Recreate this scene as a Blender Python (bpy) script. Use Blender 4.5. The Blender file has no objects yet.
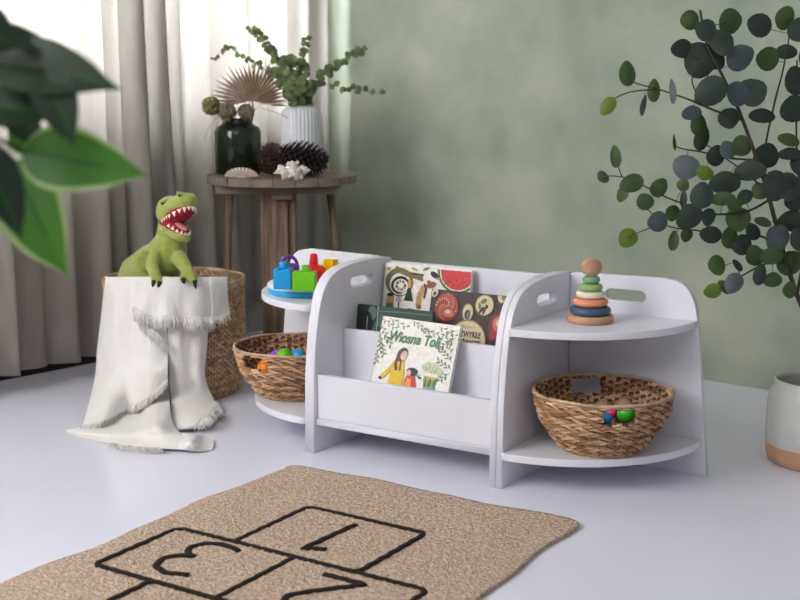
import bpy, bmesh, math, random
from mathutils import Vector, Matrix, noise
PI = math.pi
rnd = random.Random(7)
S = bpy.context.scene
COL = S.collection
V3 = Vector

# ------------------------------------------------------------------ camera model (used to measure positions)
F, CH, PITCH = 1240.0, 0.93, math.radians(9.5)
EYE = V3((0, 0, CH))
def ray(x, y):
    dx = (x-400)/F; dy = (y-300)/F
    return V3((dx, math.cos(PITCH)-dy*math.sin(PITCH), -math.sin(PITCH)-dy*math.cos(PITCH)))
def G(x, y, z=0.0):
    d = ray(x, y); return EYE + d*((z-CH)/d.z)
def W(x, y, Y):
    d = ray(x, y); return EYE + d*(Y/d.y)

# ------------------------------------------------------------------ materials
def srgb(c):
    return tuple((v/255/12.92 if v/255 <= .04045 else ((v/255+.055)/1.055)**2.4) for v in c)
MATS = {}
def mat(name, c1, c2=None, rough=.5, scale=20, metal=0, bump=0, bscale=None, stretch=(1, 1, 1), trans=0, ior=1.45,
        sheen=0, detail=4, lo=.35, hi=.65, coords='Object', spec=.5, translucent=0, alpha=1):
    if name in MATS: return MATS[name]
    m = bpy.data.materials.new(name); m.use_nodes = True
    nt = m.node_tree; N = nt.nodes; L = nt.links
    b = N['Principled BSDF']
    c1 = srgb(c1)+(1,)
    c2 = srgb(c2)+(1,) if c2 else tuple(v*.93 for v in c1[:3])+(1,)
    tc = N.new('ShaderNodeTexCoord'); mp = N.new('ShaderNodeMapping'); mp.inputs['Scale'].default_value = stretch
    L.new(tc.outputs[coords], mp.inputs[0])
    nz = N.new('ShaderNodeTexNoise'); nz.inputs['Scale'].default_value = scale; nz.inputs['Detail'].default_value = detail
    L.new(mp.outputs[0], nz.inputs['Vector'])
    cr = N.new('ShaderNodeValToRGB'); cr.color_ramp.elements[0].position = lo; cr.color_ramp.elements[1].position = hi
    cr.color_ramp.elements[0].color = c1; cr.color_ramp.elements[1].color = c2
    L.new(nz.outputs[0], cr.inputs[0]); L.new(cr.outputs[0], b.inputs['Base Color'])
    b.inputs['Roughness'].default_value = rough; b.inputs['Metallic'].default_value = metal
    b.inputs['Specular IOR Level'].default_value = spec
    b.inputs['Transmission Weight'].default_value = trans; b.inputs['IOR'].default_value = ior
    if sheen: b.inputs['Sheen Weight'].default_value = sheen
    if bump:
        n2 = N.new('ShaderNodeTexNoise'); n2.inputs['Scale'].default_value = bscale or scale*4; n2.inputs['Detail'].default_value = 3
        L.new(mp.outputs[0], n2.inputs['Vector'])
        bp = N.new('ShaderNodeBump'); bp.inputs['Strength'].default_value = bump; bp.inputs['Distance'].default_value = .01
        L.new(n2.outputs[0], bp.inputs['Height']); L.new(bp.outputs[0], b.inputs['Normal'])
    out = N['Material Output']; last = b.outputs[0]
    if translucent:
        t = N.new('ShaderNodeBsdfTranslucent')
        if name.endswith('linen'): t.inputs[0].default_value = (.66, .65, .63, 1)   # thin yarn lets neutral light through
        else: L.new(cr.outputs[0], t.inputs[0])
        mx = N.new('ShaderNodeMixShader'); mx.inputs[0].default_value = translucent
        L.new(last, mx.inputs[1]); L.new(t.outputs[0], mx.inputs[2]); last = mx.outputs[0]
    if alpha < 1:
        t = N.new('ShaderNodeBsdfTransparent'); mx = N.new('ShaderNodeMixShader'); mx.inputs[0].default_value = alpha
        L.new(t.outputs[0], mx.inputs[1]); L.new(last, mx.inputs[2]); last = mx.outputs[0]
    L.new(last, out.inputs[0])
    MATS[name] = m
    return m

white = mat('white_lacquer', (224, 223, 231), (220, 219, 228), rough=.38, scale=6, bump=.02, bscale=60)
plaster = mat('sage_plaster', (130, 144, 130), (172, 177, 158), rough=.8, scale=3.4, detail=8, bump=.12, bscale=9, lo=.3, hi=.72)
floor_m = mat('painted_floor', (230, 230, 243), (225, 225, 239), rough=.24, scale=1.5, bump=.03, bscale=5)
plaster_w = mat('grey_plaster', (150, 146, 142), (165, 162, 158), rough=.85, scale=4)
trim_m = mat('trim_paint', (165, 164, 156), (150, 149, 142), rough=.5)
dark_brown = mat('dark_brown_matt', (38, 32, 29), (28, 24, 22), rough=.6)
frame_m = mat('window_paint', (235, 235, 235), None, rough=.4)
wicker = mat('water_hyacinth', (198, 154, 116), (224, 186, 150), rough=.65, scale=30, stretch=(1, 1, 5), bump=.5, bscale=90, detail=6)
wicker_m = mat('water_hyacinth_tan', (160, 116, 82), (186, 142, 106), rough=.65, scale=30, stretch=(1, 1, 5), bump=.5, bscale=90, detail=6)
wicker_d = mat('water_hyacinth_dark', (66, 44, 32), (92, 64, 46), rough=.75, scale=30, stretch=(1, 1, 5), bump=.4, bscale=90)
wicker_b = mat('water_hyacinth_brown', (124, 90, 60), (146, 110, 76), rough=.7, scale=30, stretch=(1, 1, 5), bump=.5, bscale=90)
cord = mat('seagrass', (186, 152, 120), (208, 178, 148), rough=.7, scale=40, stretch=(1, 1, 3), bump=.4, bscale=140)
cord_m = mat('seagrass_tan', (162, 126, 96), (182, 148, 116), rough=.7, scale=40, bump=.4, bscale=140)
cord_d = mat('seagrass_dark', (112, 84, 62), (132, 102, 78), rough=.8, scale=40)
cord_b = mat('seagrass_brown', (140, 106, 78), (156, 122, 92), rough=.7, scale=40)
wicker2 = mat('tight_wicker', (158, 126, 98), (204, 176, 146), rough=.65, scale=22, stretch=(1, 1, 2.2), bump=.3, bscale=130, lo=.35, hi=.6, detail=6)
jute = mat('jute', (178, 152, 128), (216, 194, 174), rough=.9, scale=110, bump=1.0, bscale=160, lo=.38, hi=.62, detail=6)
rugline = mat('black_yarn', (24, 18, 18), (34, 26, 24), rough=.9, scale=120, bump=.6)
cotton = mat('off_white_cotton', (234, 230, 227), (226, 220, 216), rough=.9, scale=9, bump=.25, bscale=260, sheen=.2)
linen = mat('beige_linen', (190, 181, 173), (175, 165, 157), rough=.95, scale=40, stretch=(1, 1, .25), translucent=.55, bump=.2, bscale=220)
linen_s = mat('sheer_linen', (214, 209, 204), (200, 194, 188), rough=.95, scale=50, stretch=(1, 1, .3), translucent=.6, bump=.15, bscale=220)
oldwood = mat('weathered_wood', (104, 84, 70), (140, 118, 100), rough=.75, scale=14, stretch=(5, 1, .35), bump=.5, bscale=60, detail=8)
oldwood_h = mat('weathered_planks', (112, 98, 86), (140, 124, 110), rough=.75, scale=12, stretch=(.4, 6, 4), bump=.5, bscale=50, detail=8)
plush = mat('lime_plush', (160, 170, 80), (146, 158, 68), rough=.95, scale=60, bump=.5, bscale=300, sheen=.4)
plush_d = mat('olive_plush', (140, 154, 70), (128, 142, 62), rough=.95, scale=60, bump=.5, bscale=300, sheen=.3)
redfelt = mat('red_felt', (170, 34, 50), (140, 22, 38), rough=.9, scale=40, bump=.3)
pinkfelt = mat('pink_felt', (214, 140, 140), None, rough=.9)
toothm = mat('tooth_felt', (238, 228, 216), None, rough=.8)
black = mat('black_felt', (20, 22, 26), None, rough=.6)
natural = mat('beech', (200, 152, 124), (184, 138, 112), rough=.5, scale=18, stretch=(1, 1, 4))
navy = mat('navy_paint', (62, 90, 112), None, rough=.45)
coral = mat('coral_paint', (224, 142, 112), None, rough=.45)
cream = mat('cream_paint', (226, 218, 192), None, rough=.45)
limeg = mat('light_green_paint', (146, 174, 110), None, rough=.45)
mint = mat('sage_paint', (122, 160, 134), None, rough=.45)
p_blue = mat('blue_plastic', (12, 150, 214), None, rough=.3)
p_green = mat('green_plastic', (104, 190, 20), None, rough=.3)
p_red = mat('red_plastic', (218, 26, 34), None, rough=.3)
p_yel = mat('yellow_plastic', (250, 196, 8), None, rough=.3)
p_pur = mat('purple_plastic', (96, 44, 150), None, rough=.3)
p_cyan = mat('cyan_plastic', (40, 170, 222), None, rough=.3)
p_white = mat('white_plastic', (238, 238, 244), None, rough=.3)
p_mag = mat('magenta_plastic', (226, 30, 110), None, rough=.3)
p_org = mat('orange_plastic', (246, 140, 20), None, rough=.3)
p_vio = mat('violet_plastic', (160, 80, 210), None, rough=.3)
p_bgreen = mat('bright_green_plastic', (64, 190, 40), None, rough=.3)
glaze = mat('white_glaze', (196, 196, 192), (184, 184, 180), rough=.2, scale=8)
terra = mat('bare_clay', (196, 154, 124), (180, 138, 108), rough=.85, scale=14)
soil = mat('dark_moss', (52, 46, 38), (74, 68, 56), rough=1, scale=60, bump=1)
vase_m = mat('matt_white_ceramic', (214, 216, 220), None, rough=.6)
glass_g = mat('smoky_green_glass', (96, 112, 92), (90, 106, 86), rough=.06, trans=.92)
palmdry = mat('dried_palm', (166, 146, 124), (142, 122, 100), rough=.85, scale=30)
hydr = mat('dried_petals', (150, 136, 118), (118, 112, 82), rough=.9, scale=60)
twine = mat('pale_straw', (196, 180, 160), None, rough=.9)
cone_m = mat('dark_pine_scales', (52, 38, 38), (34, 24, 26), rough=.7, scale=50)
cone_b = mat('brown_pine_scales', (84, 62, 56), (58, 42, 40), rough=.75, scale=50)
shell_m = mat('cream_shell', (226, 216, 200), (206, 192, 172), rough=.5, scale=40)
shell_g = mat('shell_groove', (120, 98, 82), None, rough=.7)
conch_m = mat('chalky_shell', (228, 220, 212), (206, 196, 188), rough=.6, scale=60, bump=.5)
leafA = mat('eucalyptus_dark', (52, 64, 56), (38, 50, 42), rough=.55, scale=14, translucent=.12)
leafB = mat('eucalyptus_grey', (86, 95, 100), (66, 76, 80), rough=.55, scale=14, translucent=.12)
leafC = mat('eucalyptus_green', (72, 92, 48), (56, 76, 38), rough=.5, scale=14, translucent=.3)
leafD = mat('eucalyptus_bright', (112, 134, 48), (92, 116, 40), rough=.5, scale=14, translucent=.4)
leafE = mat('eucalyptus_vase', (122, 136, 86), (84, 100, 62), rough=.6, scale=30, translucent=.25)
stem_m = mat('dark_stem', (48, 42, 34), (62, 54, 40), rough=.7)
stem_g = mat('green_stem', (110, 112, 76), None, rough=.7)
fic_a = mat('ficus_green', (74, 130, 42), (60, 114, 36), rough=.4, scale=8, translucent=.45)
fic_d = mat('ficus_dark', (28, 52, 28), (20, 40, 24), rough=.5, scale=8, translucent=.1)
fic_m = mat('ficus_margin', (176, 196, 138), (158, 182, 116), rough=.45, scale=8, translucent=.4)
fic_v = mat('ficus_vein', (34, 92, 28), None, rough=.45, translucent=.3)
paper = mat('book_pages', (232, 228, 218), None, rough=.8)
outglass = mat('window_glass', (250, 250, 250), (250, 250, 250), rough=.02, trans=1, ior=1.02)

# ------------------------------------------------------------------ helpers
def smooth(me, on=True):
    for p in me.polygons: p.use_smooth = on
def link(name, me, mats=None, parent=None, M=None, sm=False):
    o = bpy.data.objects.new(name, me); COL.objects.link(o)
    if mats is not None:
        for m in (mats if isinstance(mats, (list, tuple)) else [mats]): me.materials.append(m)
    if M is not None:
        o.matrix_basis = M
    if parent: o.parent = parent
    if sm: smooth(me)
    return o
def obj(name, bm, mats, parent=None, M=None, sm=False):
    me = bpy.data.meshes.new(name); bmesh.ops.recalc_face_normals(bm, faces=bm.faces[:]); bm.to_mesh(me); bm.free()
    return link(name, me, mats, parent, M, sm)
def tag(o, label=None, cat=None, group=None, kind=None):
    if label: o['label'] = label
    if cat: o['category'] = cat
    if group: o['group'] = group
    if kind: o['kind'] = kind
    return o
def thing(name, label, cat, loc=(0, 0, 0), rz=0, group=None):
    o = bpy.data.objects.new(name, None); COL.objects.link(o); o.location = loc; o.rotation_euler = (0, 0, rz)
    o.empty_display_size = .05
    return tag(o, label, cat, group)
def copy_tree(o, parent=None):
    c = o.copy(); COL.objects.link(c); c.parent = parent
    for ch in list(o.children): copy_tree(ch, c)
    return c
def bake(o, mods):
    """apply modifiers to an object's mesh"""
    for t, kw in mods:
        m = o.modifiers.new(t, t)
        for k, v in kw.items(): setattr(m, k, v)
    dg = bpy.context.evaluated_depsgraph_get(); dg.update()
    me = bpy.data.meshes.new_from_object(o.evaluated_get(dg))
    old = o.data; o.modifiers.clear(); o.data = me
    me.name = old.name; bpy.data.meshes.remove(old)
    return o
def add_box(bm, x0, x1, y0, y1, z0, z1, M=None, mi=0, bev=0):
    b2 = bmesh.new()
    bmesh.ops.create_cube(b2, size=1)
    for v in b2.verts:
        v.co = V3(((x0+x1)/2+v.co.x*(x1-x0), (y0+y1)/2+v.co.y*(y1-y0), (z0+z1)/2+v.co.z*(z1-z0)))
    if bev: bmesh.ops.bevel(b2, geom=b2.edges[:], offset=bev, segments=2, affect='EDGES', profile=.7)
    if M is not None: bmesh.ops.transform(b2, matrix=M, verts=b2.verts)
    for f in b2.faces: f.material_index = mi
    merge(bm, b2)
def merge(bm, b2):
    vm = {}
    for v in b2.verts: vm[v] = bm.verts.new(v.co)
    for f in b2.faces:
        try:
            nf = bm.faces.new([vm[v] for v in f.verts]); nf.material_index = f.material_index; nf.smooth = f.smooth
        except ValueError: pass
    b2.free()
def lathe(bm, prof, n=40, M=None, mi=0, smoothf=True, cap=True):
    """prof: list of (r,z)"""
    M = M or Matrix()
    rings = []
    for r, z in prof:
        if r < 1e-6: rings.append([bm.verts.new(M @ V3((0, 0, z)))])
        else: rings.append([bm.verts.new(M @ V3((r*math.cos(2*PI*k/n), r*math.sin(2*PI*k/n), z))) for k in range(n)])
    for a, b in zip(rings, rings[1:]):
        for k in range(n):
            q = [a[k % len(a)], a[(k+1) % len(a)], b[(k+1) % len(b)], b[k % len(b)]]
            q2 = []
            for v in q:
                if v not in q2: q2.append(v)
            if len(q2) > 2:
                f = bm.faces.new(q2); f.material_index = mi; f.smooth = smoothf
    if cap:
        for r in (rings[0], rings[-1]):
            if len(r) > 2:
                f = bm.faces.new(r); f.material_index = mi
def tube(bm, pts, rad, n=8, mi=0, closed=False):
    pts = [V3(p) for p in pts]; m = len(pts)
    if not isinstance(rad, (list, tuple)): rad = [rad]*m
    rings = []; up = V3((0, 0, 1))
    for i, p in enumerate(pts):
        if closed: t = (pts[(i+1) % m]-pts[i-1])
        else: t = pts[min(i+1, m-1)]-pts[max(i-1, 0)]
        t.normalize()
        a = t.cross(up)
        if a.length < .05: a = t.cross(V3((1, 0, 0)))
        a.normalize(); b = t.cross(a)
        rings.append([bm.verts.new(p+(a*math.cos(2*PI*k/n)+b*math.sin(2*PI*k/n))*rad[i]) for k in range(n)])
    for i in range(m if closed else m-1):
        A, B = rings[i], rings[(i+1) % m]
        for k in range(n):
            f = bm.faces.new((A[k], A[(k+1) % n], B[(k+1) % n], B[k])); f.material_index = mi; f.smooth = True
    if not closed:
        for r in (rings[0], rings[-1]):
            f = bm.faces.new(r); f.material_index = mi
def ball(bm, c, r, sub=2, M=None, mi=0):
    """r scalar or (rx,ry,rz); M 3x3 orientation"""
    b2 = bmesh.new(); bmesh.ops.create_icosphere(b2, subdivisions=sub, radius=1)
    if not isinstance(r, (list, tuple)): r = (r, r, r)
    for v in b2.verts:
        q = V3((v.co.x*r[0], v.co.y*r[1], v.co.z*r[2]))
        if M is not None: q = M @ q
        v.co = q + V3(c)
    for f in b2.faces: f.material_index = mi; f.smooth = True
    merge(bm, b2)
def catmull(pts, n):
    out = []; P = [V3(p) for p in pts]
    for i in range(len(P)-1):
        p0 = P[max(i-1, 0)]; p1 = P[i]; p2 = P[i+1]; p3 = P[min(i+2, len(P)-1)]
        for k in range(n):
            t = k/n
            out.append(.5*((2*p1)+(p2-p0)*t+(2*p0-5*p1+4*p2-p3)*t*t+(3*p1-p0-3*p2+p3)*t**3))
    out.append(P[-1].copy()); return out
def plate(name, outline, holes, thick, mats, parent, M, bev=.002):
    cu = bpy.data.curves.new(name, 'CURVE'); cu.dimensions = '2D'; cu.fill_mode = 'BOTH'
    for pts in [outline]+holes:
        s = cu.splines.new('POLY'); s.points.add(len(pts)-1); s.use_cyclic_u = True
        for p, q in zip(s.points, pts): p.co = (q[0], q[1], 0, 1)
    cu.extrude = thick/2-bev; cu.bevel_depth = bev; cu.bevel_resolution = 2; cu.offset = -bev
    t = bpy.data.objects.new('tmp', cu); COL.objects.link(t)
    dg = bpy.context.evaluated_depsgraph_get(); dg.update()
    me = bpy.data.meshes.new_from_object(t.evaluated_get(dg))
    bpy.data.objects.remove(t); bpy.data.curves.remove(cu)
    me.name = name; me.materials.clear()
    for p in me.polygons: p.material_index = 0
    return link(name, me, mats, parent, M)
def text_mesh(body, size, shear=0, sx=1.0, offset=0):
    cu = bpy.data.curves.new('txt', 'FONT'); cu.body = body; cu.size = size; cu.shear = shear; cu.offset = offset
    t = bpy.data.objects.new('tmp', cu); COL.objects.link(t)
    dg = bpy.context.evaluated_depsgraph_get(); dg.update()
    me = bpy.data.meshes.new_from_object(t.evaluated_get(dg))
    bpy.data.objects.remove(t); bpy.data.curves.remove(cu)
    for v in me.vertices: v.co.x *= sx
    return me
def rounded(pts, n=5):
    """smooth polyline of (x,y) via catmull, keeps ends"""
    return [(p.x, p.y) for p in catmull([(a, b, 0) for a, b in pts], n)]
def stadium(x0, x1, y0, y1, n=8):
    r = (y1-y0)/2; cy = (y0+y1)/2; out = []
    for k in range(n+1):
        a = -PI/2+PI*k/n; out.append((x1-r+r*math.cos(a), cy+r*math.sin(a)))
    for k in range(n+1):
        a = PI/2+PI*k/n; out.append((x0+r+r*math.cos(a), cy+r*math.sin(a)))
    return out

# ------------------------------------------------------------------ camera, render view
cam = bpy.data.cameras.new('camera'); co = bpy.data.objects.new('camera', cam); COL.objects.link(co)
co.location = EYE; co.rotation_euler = (PI/2-PITCH, 0, 0); cam.sensor_width = 36; cam.lens = F*36/800
cam.dof.use_dof = True; cam.dof.focus_distance = 3.05; cam.dof.aperture_fstop = 4.2
cam.clip_start = .05
S.camera = co
S.view_settings.view_transform = 'Standard'; S.view_settings.look = 'None'; S.view_settings.gamma = 1; S.view_settings.exposure = 0

# ------------------------------------------------------------------ the room
RU = V3((.755, -.656, 0)); RV = V3((.656, .755, 0)); C0 = V3((-.320, 5.117, 0))
HW = 2.7
def R(u, s, z=0):   # u along the green wall, s along the window wall towards the viewer
    return C0 + RU*u - RV*s + V3((0, 0, z))
def room_box(bm, u0, u1, s0, s1, z0, z1, mi=0):
    vs = [bm.verts.new(R(u, s, z)) for u in (u0, u1) for s in (s0, s1) for z in (z0, z1)]
    for q in ((0, 1, 3, 2), (4, 6, 7, 5), (0, 4, 5, 1), (2, 3, 7, 6), (0, 2, 6, 4), (1, 5, 7, 3)):
        f = bm.faces.new([vs[i] for i in q]); f.material_index = mi
bm = bmesh.new(); room_box(bm, -.4, 5.2, -.4, 8.2, -.1, 0)
tag(obj('floor', bm, floor_m), kind='structure')
bm = bmesh.new(); room_box(bm, -.2, 5.0, -.2, 0, 0, HW)
tag(obj('wall_back', bm, plaster), kind='structure')
WIN = [(.18, .92), (1.13, 2.6)]; SILL, HEAD = .84, 2.25
bm = bmesh.new()
room_box(bm, -.2, 0, 0, 4.5, 0, SILL); room_box(bm, -.2, 0, 0, 4.5, HEAD, HW)
for a, b in ((0, WIN[0][0]), (WIN[0][1], WIN[1][0]), (WIN[1][1], 4.5)): room_box(bm, -.2, 0, a, b, SILL, HEAD)
tag(obj('wall_left', bm, plaster_w), kind='structure')
for i, (a, b) in enumerate(WIN):
    w = bpy.data.objects.new('window_%d' % (i+1), None); COL.objects.link(w); tag(w, kind='structure')
    bm = bmesh.new()
    for q in ((a, a+.05), (b-.05, b), ((a+b)/2-.03, (a+b)/2+.03)): room_box(bm, -.12, -.06, q[0], q[1], SILL, HEAD)
    room_box(bm, -.12, -.06, a, b, SILL, SILL+.05); room_box(bm, -.12, -.06, a, b, HEAD-.05, HEAD)
    obj('window_frame', bm, frame_m, w)
    bm = bmesh.new(); room_box(bm, -.095, -.09, a+.05, b-.05, SILL+.05, HEAD-.05)
    obj('pane', bm, outglass, w)
    bm = bmesh.new(); room_box(bm, -.06, .03, a-.02, b+.02, SILL-.03, SILL)
    obj('window_sill', bm, frame_m, w)
bm = bmesh.new(); room_box(bm, 0, .018, .0, .90, 0, .13); room_box(bm, 0, .024, .0, .90, .105, .13)
tag(obj('baseboard_left', bm, trim_m), kind='structure')
bm = bmesh.new(); room_box(bm, 0, .018, .90, 4.5, 0, .10)  # near-black strip along the wall foot, below the curtain hems
tag(obj('dark_strip', bm, dark_brown), kind='structure')

# curtains: hanging folds with real depth
def curtain(name, label, s0, s1, off, folds, amp, m, zb, seed, gather=0.0, flare=0.0):
    bm = bmesh.new(); ns = folds*14; nz = 26; rr = random.Random(seed)
    ph = [rr.uniform(0, 6.28) for _ in range(8)]
    wid = [rr.uniform(.6, 1.5) for _ in range(folds)]; tot = sum(wid); cum = [0]
    for w_ in wid: cum.append(cum[-1]+w_/tot)
    grid = []
    for i in range(ns+1):
        f = i/14; k = min(int(f), folds-1); t = cum[k]+(cum[k+1]-cum[k])*(f-k)
        col = []
        for j in range(nz+1):
            z = zb+(HW-.25-zb)*j/nz; h = j/nz
            a = amp*(.75+.45*math.sin(ph[k % 8]+2*h))*(1+.35*(1-h))
            fold = math.sin(2*PI*f + .5*math.sin(ph[(k+3) % 8]+3*h))
            o = off + a*fold + .014*math.sin(5*t*6+ph[0]+2*h) + flare*(1-h)**2*math.sin(PI*t)
            s = s0+(s1-s0)*t + .012*math.sin(2*PI*f*1+ph[1]+1.5*h)*(1.4-h) - gather*(1-h)*(t-.5)
            col.append(bm.verts.new(R(max(o, .045), s, z)))
        grid.append(col)
    for i in range(ns):
        for j in range(nz):
            bm.faces.new((grid[i][j], grid[i+1][j], grid[i+1][j+1], grid[i][j+1])).smooth = True
    o = obj(name, bm, m, sm=True)
    md = o.modifiers.new('Solidify', 'SOLIDIFY'); md.thickness = .002
    tag(o, label, 'curtain', 'linen curtains over the windows')
curtain('linen_curtain', 'heavy beige linen curtain at the far left, behind the variegated leaves', 1.02, 2.5, .15, 13, .034, linen, .06, 3, flare=.03)
curtain('linen_curtain', 'narrow tightly gathered beige linen curtain behind the green plush dinosaur', .60, 1.02, .15, 4, .045, linen, .05, 11)
curtain('linen_curtain', 'thin pale linen curtain nearest the corner, behind the dried palm fan and glass jar', .08, .60, .12, 5, .022, linen_s, .15, 5)
bm = bmesh.new(); tube(bm, [R(.13, .02, HW-.23), R(.13, 2.6, HW-.23)], .012, 10)
for s_ in (.3, 2.45): tube(bm, [R(.13, s_, HW-.23), R(0, s_, HW-.23)], .008, 8)
tag(obj('curtain_rod', bm, dark_brown), 'dark curtain rod the linen curtains hang from, above the windows', 'curtain rod')

# ------------------------------------------------------------------ shelf furniture
TH = .5665; U = V3((math.cos(TH), -math.sin(TH), 0)); V = V3((math.sin(TH), math.cos(TH), 0)); O = V3((.4191, 3.1428, 0))
SW, T = .5533, .018
def SL(u, v, z=0): return O + U*u + V*v + V3((0, 0, z))
def on_v(x, y, v):
    d = ray(x, y); t = ((O+V*v-EYE) @ V)/(d @ V) if False else (O+V*v-EYE).dot(V)/d.dot(V)
    p = EYE+d*t-O; return p.dot(U), p.z
# matrices inside a unit's own frame (X=u, Y=v, Z up)
def M_side(u):    # plate drawn in (v,z), thickness along u, centred at u
    return Matrix(((0, 0, 1, u), (1, 0, 0, 0), (0, 1, 0, 0), (0, 0, 0, 1)))
def M_back(v):    # plate drawn in (u,z), thickness along v
    return Matrix(((1, 0, 0, 0), (0, 0, -1, v), (0, 1, 0, 0), (0, 0, 0, 1)))
def M_flat(z): return Matrix.Translation((0, 0, z))
side_prof = [(T, 0), (-.358, 0), (-.354, .2)] + rounded([(-.354, .2), (-.344, .29), (-.328, .37), (-.307, .422), (-.272, .457), (-.22, .474), (-.15, .481), (-.05, .482), (T-.006, .476)], 4)[1:] + [(T, .470)]
side_slot = stadium(-.184, -.074, .413, .442)
FR = SL(0, 0)
# central bookshelf
bs = thing('bookshelf', 'white low front-facing bookshelf between two rounded corner shelves, holding picture books', 'bookshelf', SL(0, 0), -TH)
for u in (-SW+T/2, -T/2):
    plate('side_panel', side_prof, [side_slot], T-.0008, white, bs, M_side(u))
plate('back_panel', [(-SW+T, .05), (-T, .05), (-T, .467), (-SW+T, .467)], [], T, white, bs, M_back(T/2+.0))
plate('front_panel', [(-SW+T, .0925), (-T, .0925), (-T, .208), (-SW+T, .208)], [], .016, white, bs, M_back(-.333), .0015)
plate('middle_panel', [(-SW+T, .0925), (-T, .0925), (-T, .311), (-SW+T, .311)], [], .014, white, bs, M_back(-.212), .0015)
plate('shelf_board', [(-SW+T, -.347), (-T, -.347), (-T, 0), (-SW+T, 0)], [], T, white, bs, M_flat(.083))
plate('raised_board', [(-SW+T, -.2045), (-T, -.2045), (-T, 0), (-SW+T, 0)], [], .012, white, bs, M_flat(.186))
plate('lower_raised_board', [(-SW+T, -.3245), (-T, -.3245), (-T, -.2195), (-SW+T, -.2195)], [], .012, white, bs, M_flat(.164))
# corner shelves (right one is built, left one mirrored)
def corner(mirror, label, x0):
    sg = -1 if mirror else 1
    c = thing('corner_shelf', label, 'corner shelf', SL(x0, 0), -TH, 'rounded white corner shelves')
    plate('side_panel', side_prof, [side_slot], T-.0008, white, c, M_side(sg*T/2))
    bp = [(T+.001, 0), (.394, 0), (.373, .22)] + rounded([(.373, .22), (.357, .375), (.348, .425), (.331, .458), (.307, .475), (.268, .482)], 4)[1:] + [(.05, .478), (T+.006, .477), (T+.001, .472)]
    sl = stadium(.115, .223, .416, .445)
    bp = [(sg*x, z) for x, z in bp]; sl = [(sg*x, z) for x, z in sl]
    plate('back_panel', bp, [sl], T, white, c, M_back(T/2))
    for z, Rr in ((.376, .338), (.081, .362)):
        pts = [(T, 0)]+[(T+Rr*math.cos(-a*PI/2/24), Rr*math.sin(-a*PI/2/24)) for a in range(25)]
        pts = [(sg*x, y) for x, y in pts]
        plate('shelf', pts, [], T, white, c, M_flat(z))
    return c
corner(False, 'white corner shelf right of the books, with the ring stacker on top and basket below', 0)
corner(True, 'white corner shelf left of the books, with the coloured shape blocks on top', -SW).scale = (.955, .98, 1)
TOPZ, LOWZ = .3855, .0905

# ------------------------------------------------------------------ baskets
def wicker_mesh(prof, rows, stakes, amp, sub=4, holes=(), per=6, slant=0.0, wob=0.0):
    """prof: list of (z,r) ; returns bmesh with woven relief, holes=[(th0,th1,t0,t1)]"""
    bm = bmesh.new(); n = stakes*per; nz = rows*sub; P = catmull([(r, 0, z) for z, r in prof], 12)
    L = [0]
    for a, b in zip(P, P[1:]): L.append(L[-1]+(b-a).length)
    def at(t):
        d = t*L[-1]
        for i in range(len(L)-1):
            if L[i+1] >= d-1e-9:
                k = (d-L[i])/max(L[i+1]-L[i], 1e-9); return P[i].lerp(P[i+1], k)
        return P[-1]
    grid = []
    for j in range(nz+1):
        t = j/nz; p = at(t); row = j/sub; k = int(min(row, rows-1)); f = row-k
        ring = []
        for i in range(n):
            th = 2*PI*i/n
            bulge = math.sin(PI*f)**.6
            w_ = math.cos(stakes*th/2*2+PI*k+slant*(f-.5)*PI)
            r = p.x + amp*(bulge*(.55+.6*w_)) + wob*noise.noise(V3((math.cos(th)*3, math.sin(th)*3, t*14)))
            ring.append(bm.verts.new((r*math.cos(th), r*math.sin(th), p.z+(.3*amp*math.sin(stakes*th+k) if wob else 0))))
        grid.append(ring)
    for j in range(nz):
        for i in range(n):
            th = (2*PI*(i+.5)/n); t = (j+.5)/nz; skip = False
            for a, b, t0, t1 in holes:
                if (th-a) % (2*PI) < (b-a) and t0 < t < t1: skip = True
            if skip: continue
            f = bm.faces.new((grid[j][i], grid[j][(i+1) % n], grid[j+1][(i+1) % n], grid[j+1][i])); f.smooth = True
            row = j//sub; ph = i/n*stakes+(row % 2)*.5+slant*((j % sub)/sub-.5)*.5
            cell = math.floor(ph+.5); fr = ph+.5-cell; hsh = (cell*7919+row*104729+cell*row*31) % 11
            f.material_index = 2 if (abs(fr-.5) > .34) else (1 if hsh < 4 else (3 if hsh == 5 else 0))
    return bm
def rim_pts(r, z, n=64, wob=0):
    return [((r+wob*math.sin(7*a))*math.cos(a), (r+wob*math.cos(5*a))*math.sin(a), z+wob*math.sin(6*a)) for a in [2*PI*k/n for k in range(n)]]
def bowl_basket(label, loc, rz, hole_w=.24):
    t = thing('wicker_basket', label, 'basket', loc, rz, 'open bowl baskets on the lower corner shelves')
    h = [(-hole_w, hole_w, .70, .965), (PI-hole_w, PI+hole_w, .70, .965)]
    bm = wicker_mesh([(.004, .092), (.03, .116), (.07, .142), (.108, .157), (.140, .162)], 19, 26, .0066, sub=4, holes=h, slant=1.3, wob=.004)
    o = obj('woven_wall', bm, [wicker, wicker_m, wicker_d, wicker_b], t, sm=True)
    m = o.modifiers.new('Solidify', 'SOLIDIFY'); m.thickness = .006; m.offset = -1
    bm = bmesh.new(); lathe(bm, [(0, 0), (.092, 0), (.094, .005), (0, .008)], 48); obj('base', bm, wicker, t)
    bm = bmesh.new(); tube(bm, rim_pts(.164, .142, wob=.0012), .0042, 8, closed=True)
    obj('rim', bm, wicker2, t)
    return t
rb_loc = G(601, 447.5, LOWZ)
bowl_basket('open wicker bowl basket on the lower right corner shelf, under the ring stacker', rb_loc, math.radians(-84))
lb_loc = G(294, 394, LOWZ)
bowl_basket('open wicker bowl basket on the lower left corner shelf, beside the tall dinosaur basket', lb_loc, math.radians(-127), .27)

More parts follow.
